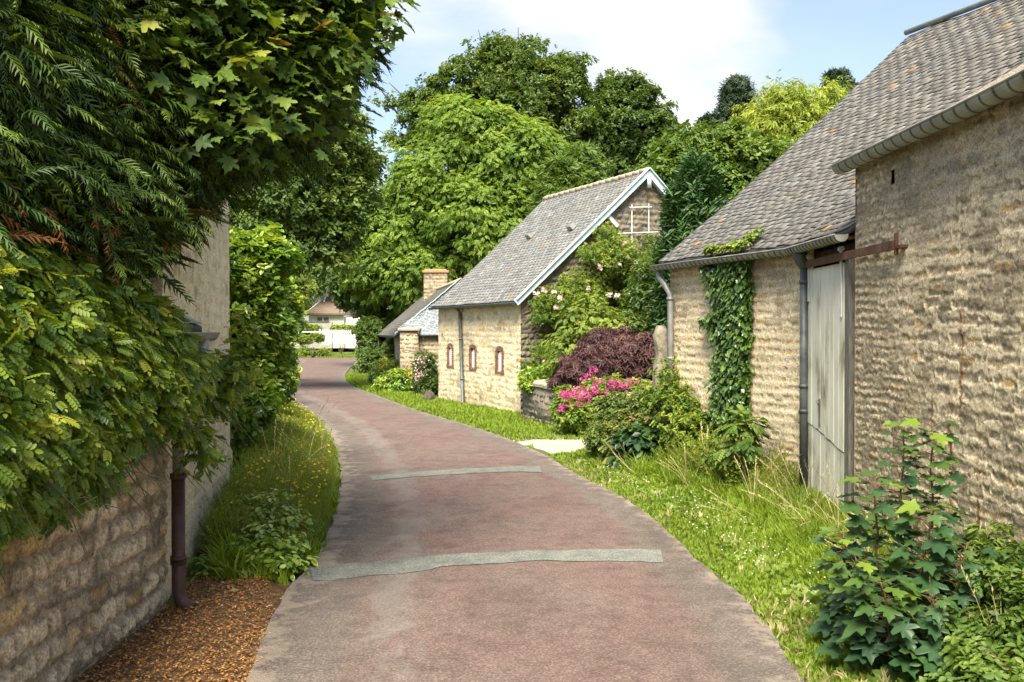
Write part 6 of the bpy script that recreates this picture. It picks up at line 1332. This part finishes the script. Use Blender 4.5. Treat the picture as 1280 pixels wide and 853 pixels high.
# ---------------------------------------------------------------- conifer and maple overhanging the lane from the left
cn_root = empty('conifer_tree', (-4.9, 6.2, 0), 'big dark conifer with drooping sprays overhanging the left outbuilding', 'conifer')
mb = MB(); mb.tube([(-4.9, 6.2, 0), (-4.85, 6.2, 2.5), (-4.8, 6.2, 5.5), (-4.8, 6.2, 8.5)], [.34, .28, .18, .04], 12)
pl = [(-160, -140), (470, -140), (452, 40), (425, 90), (400, 140), (370, 180), (325, 205), (285, 215), (240, 240), (205, 272), (180, 320), (130, 375), (60, 410), (-160, 440)]
q = pts_in(pl, 2600); Ys = np.interp(q[:, 0], [-160, 0, 250, 470], [3.9, 4.6, 6.2, 7.6])+R.random(2600)**1.3*2.6-.2
C = np.array([P(x, y, Y_) for (x, y), Y_ in zip(q, Ys)])
ok = (C[:, 2] > 2.55+np.clip(-2.4-C[:, 0], 0, 3)*.45) ; C = C[ok]
ppx = 640+F*C[:, 0]/C[:, 1]; ppy = HZ-F*(C[:, 2]-H)/C[:, 1]; C = C[~((ppx > 190) & (ppx < 310) & (ppy > 320-(ppx-200)*.35))]
ok = ~((C[:, 0] < -2.9) & (C[:, 1] > 7.0) & (C[:, 2] < 5.2) & (C[:, 1] < 11)); C = C[ok]
# limbs sweep out from the trunk
rgs = random.Random(9)
for k in range(80):
    e = C[rgs.randrange(len(C))]; z0 = max(2.2, min(7.5, e[2]+rgs.uniform(-.6, .9))); s = np.array([-4.85, 6.2, z0]); m = (s+e)/2+(0, 0, .25); mb.tube([s, m, e], [.045, .026, .006], 6, cap=False)
mb.build('trunk', M_BARK, cn_root)
n = len(C)*14; j = np.repeat(np.arange(len(C)), 14); o = sph(n)*(R.random((n, 1))**.5)*np.array([.27, .27, .24])
pos = C[j]+o; td = R.normal(size=(len(C), 3))*.25+np.array([.75, -.25, -.45])
tip = nrm(td[j]+R.normal(size=(n, 3))*.42); nv = nrm(np.array([.35, -.45, .9])+R.normal(size=(n, 3))*.5)
clv = fbm(C[:, 1]*1.3+C[:, 0], C[:, 2]*1.3, 12, 3); qx = 640+F*C[:, 0]/C[:, 1]; qy = HZ-F*(C[:, 2]-H)/C[:, 1]; near_ = np.exp(-((qx-60)/90)**2-((qy-330)/90)**2)
br = (R.random(len(C)) < .05*sst(.5, .7, clv)+.008+.30*near_*sst(.35, .55, clv))
rnd = np.clip(.85*(.5*R.random(n)+.5*clv[j]), 0, .9); rnd[br[j]] = .95+.05*R.random(br[j].sum())
T_SP2 = spray(7, 5)
scatter_mesh('foliage', T_SP2, pos, .20*(.6+.8*R.random(n)), frames(nv, tip), rnd, L_YEW, cn_root)
mp_root = empty('maple_tree', (-3.6, 8.6, 0), 'maple with large lobed leaves, yellowing in places, reaching over the conifer at the top left', 'maple')
pl = [(180, -100), (478, -100), (474, 25), (448, 55), (425, 95), (405, 128), (380, 160), (340, 150), (300, 190), (255, 170), (215, 120), (190, 60)]
q = pts_in(pl, 330); Ys = np.interp(q[:, 0], [180, 478], [5.3, 6.6])+R.random(330)*.7; C = np.array([P(x, y, Y_) for (x, y), Y_ in zip(q, Ys)])
pos, sz, Rm, rnd = leaf_cloud(C, np.tile(nrm(np.array([.4, -.5, .5])), (330, 1)), 14, .25, .8, .75, .7, .105, svar=.5, tipdown=.8)
scatter_mesh('foliage', T_MAP, pos, sz, Rm, rnd, L_MAP, mp_root)
mb = MB(); mb.tube([(-3.9, 8.3, 0), (-3.85, 8.2, 3), (-3.3, 7.6, 4.6), (-2.4, 6.9, 5.2)], [.13, .11, .07, .04], 8)
for k in range(30):
    e = C[rgs.randrange(330)]; s = np.array([-3.0, 7.35, 4.8]); mb.tube([s, (s+e)/2+(0, 0, .15), e], [.022, .012, .004], 5, cap=False)
mb.build('trunk', M_BARK, mp_root)
bpy.context.view_layer.update()
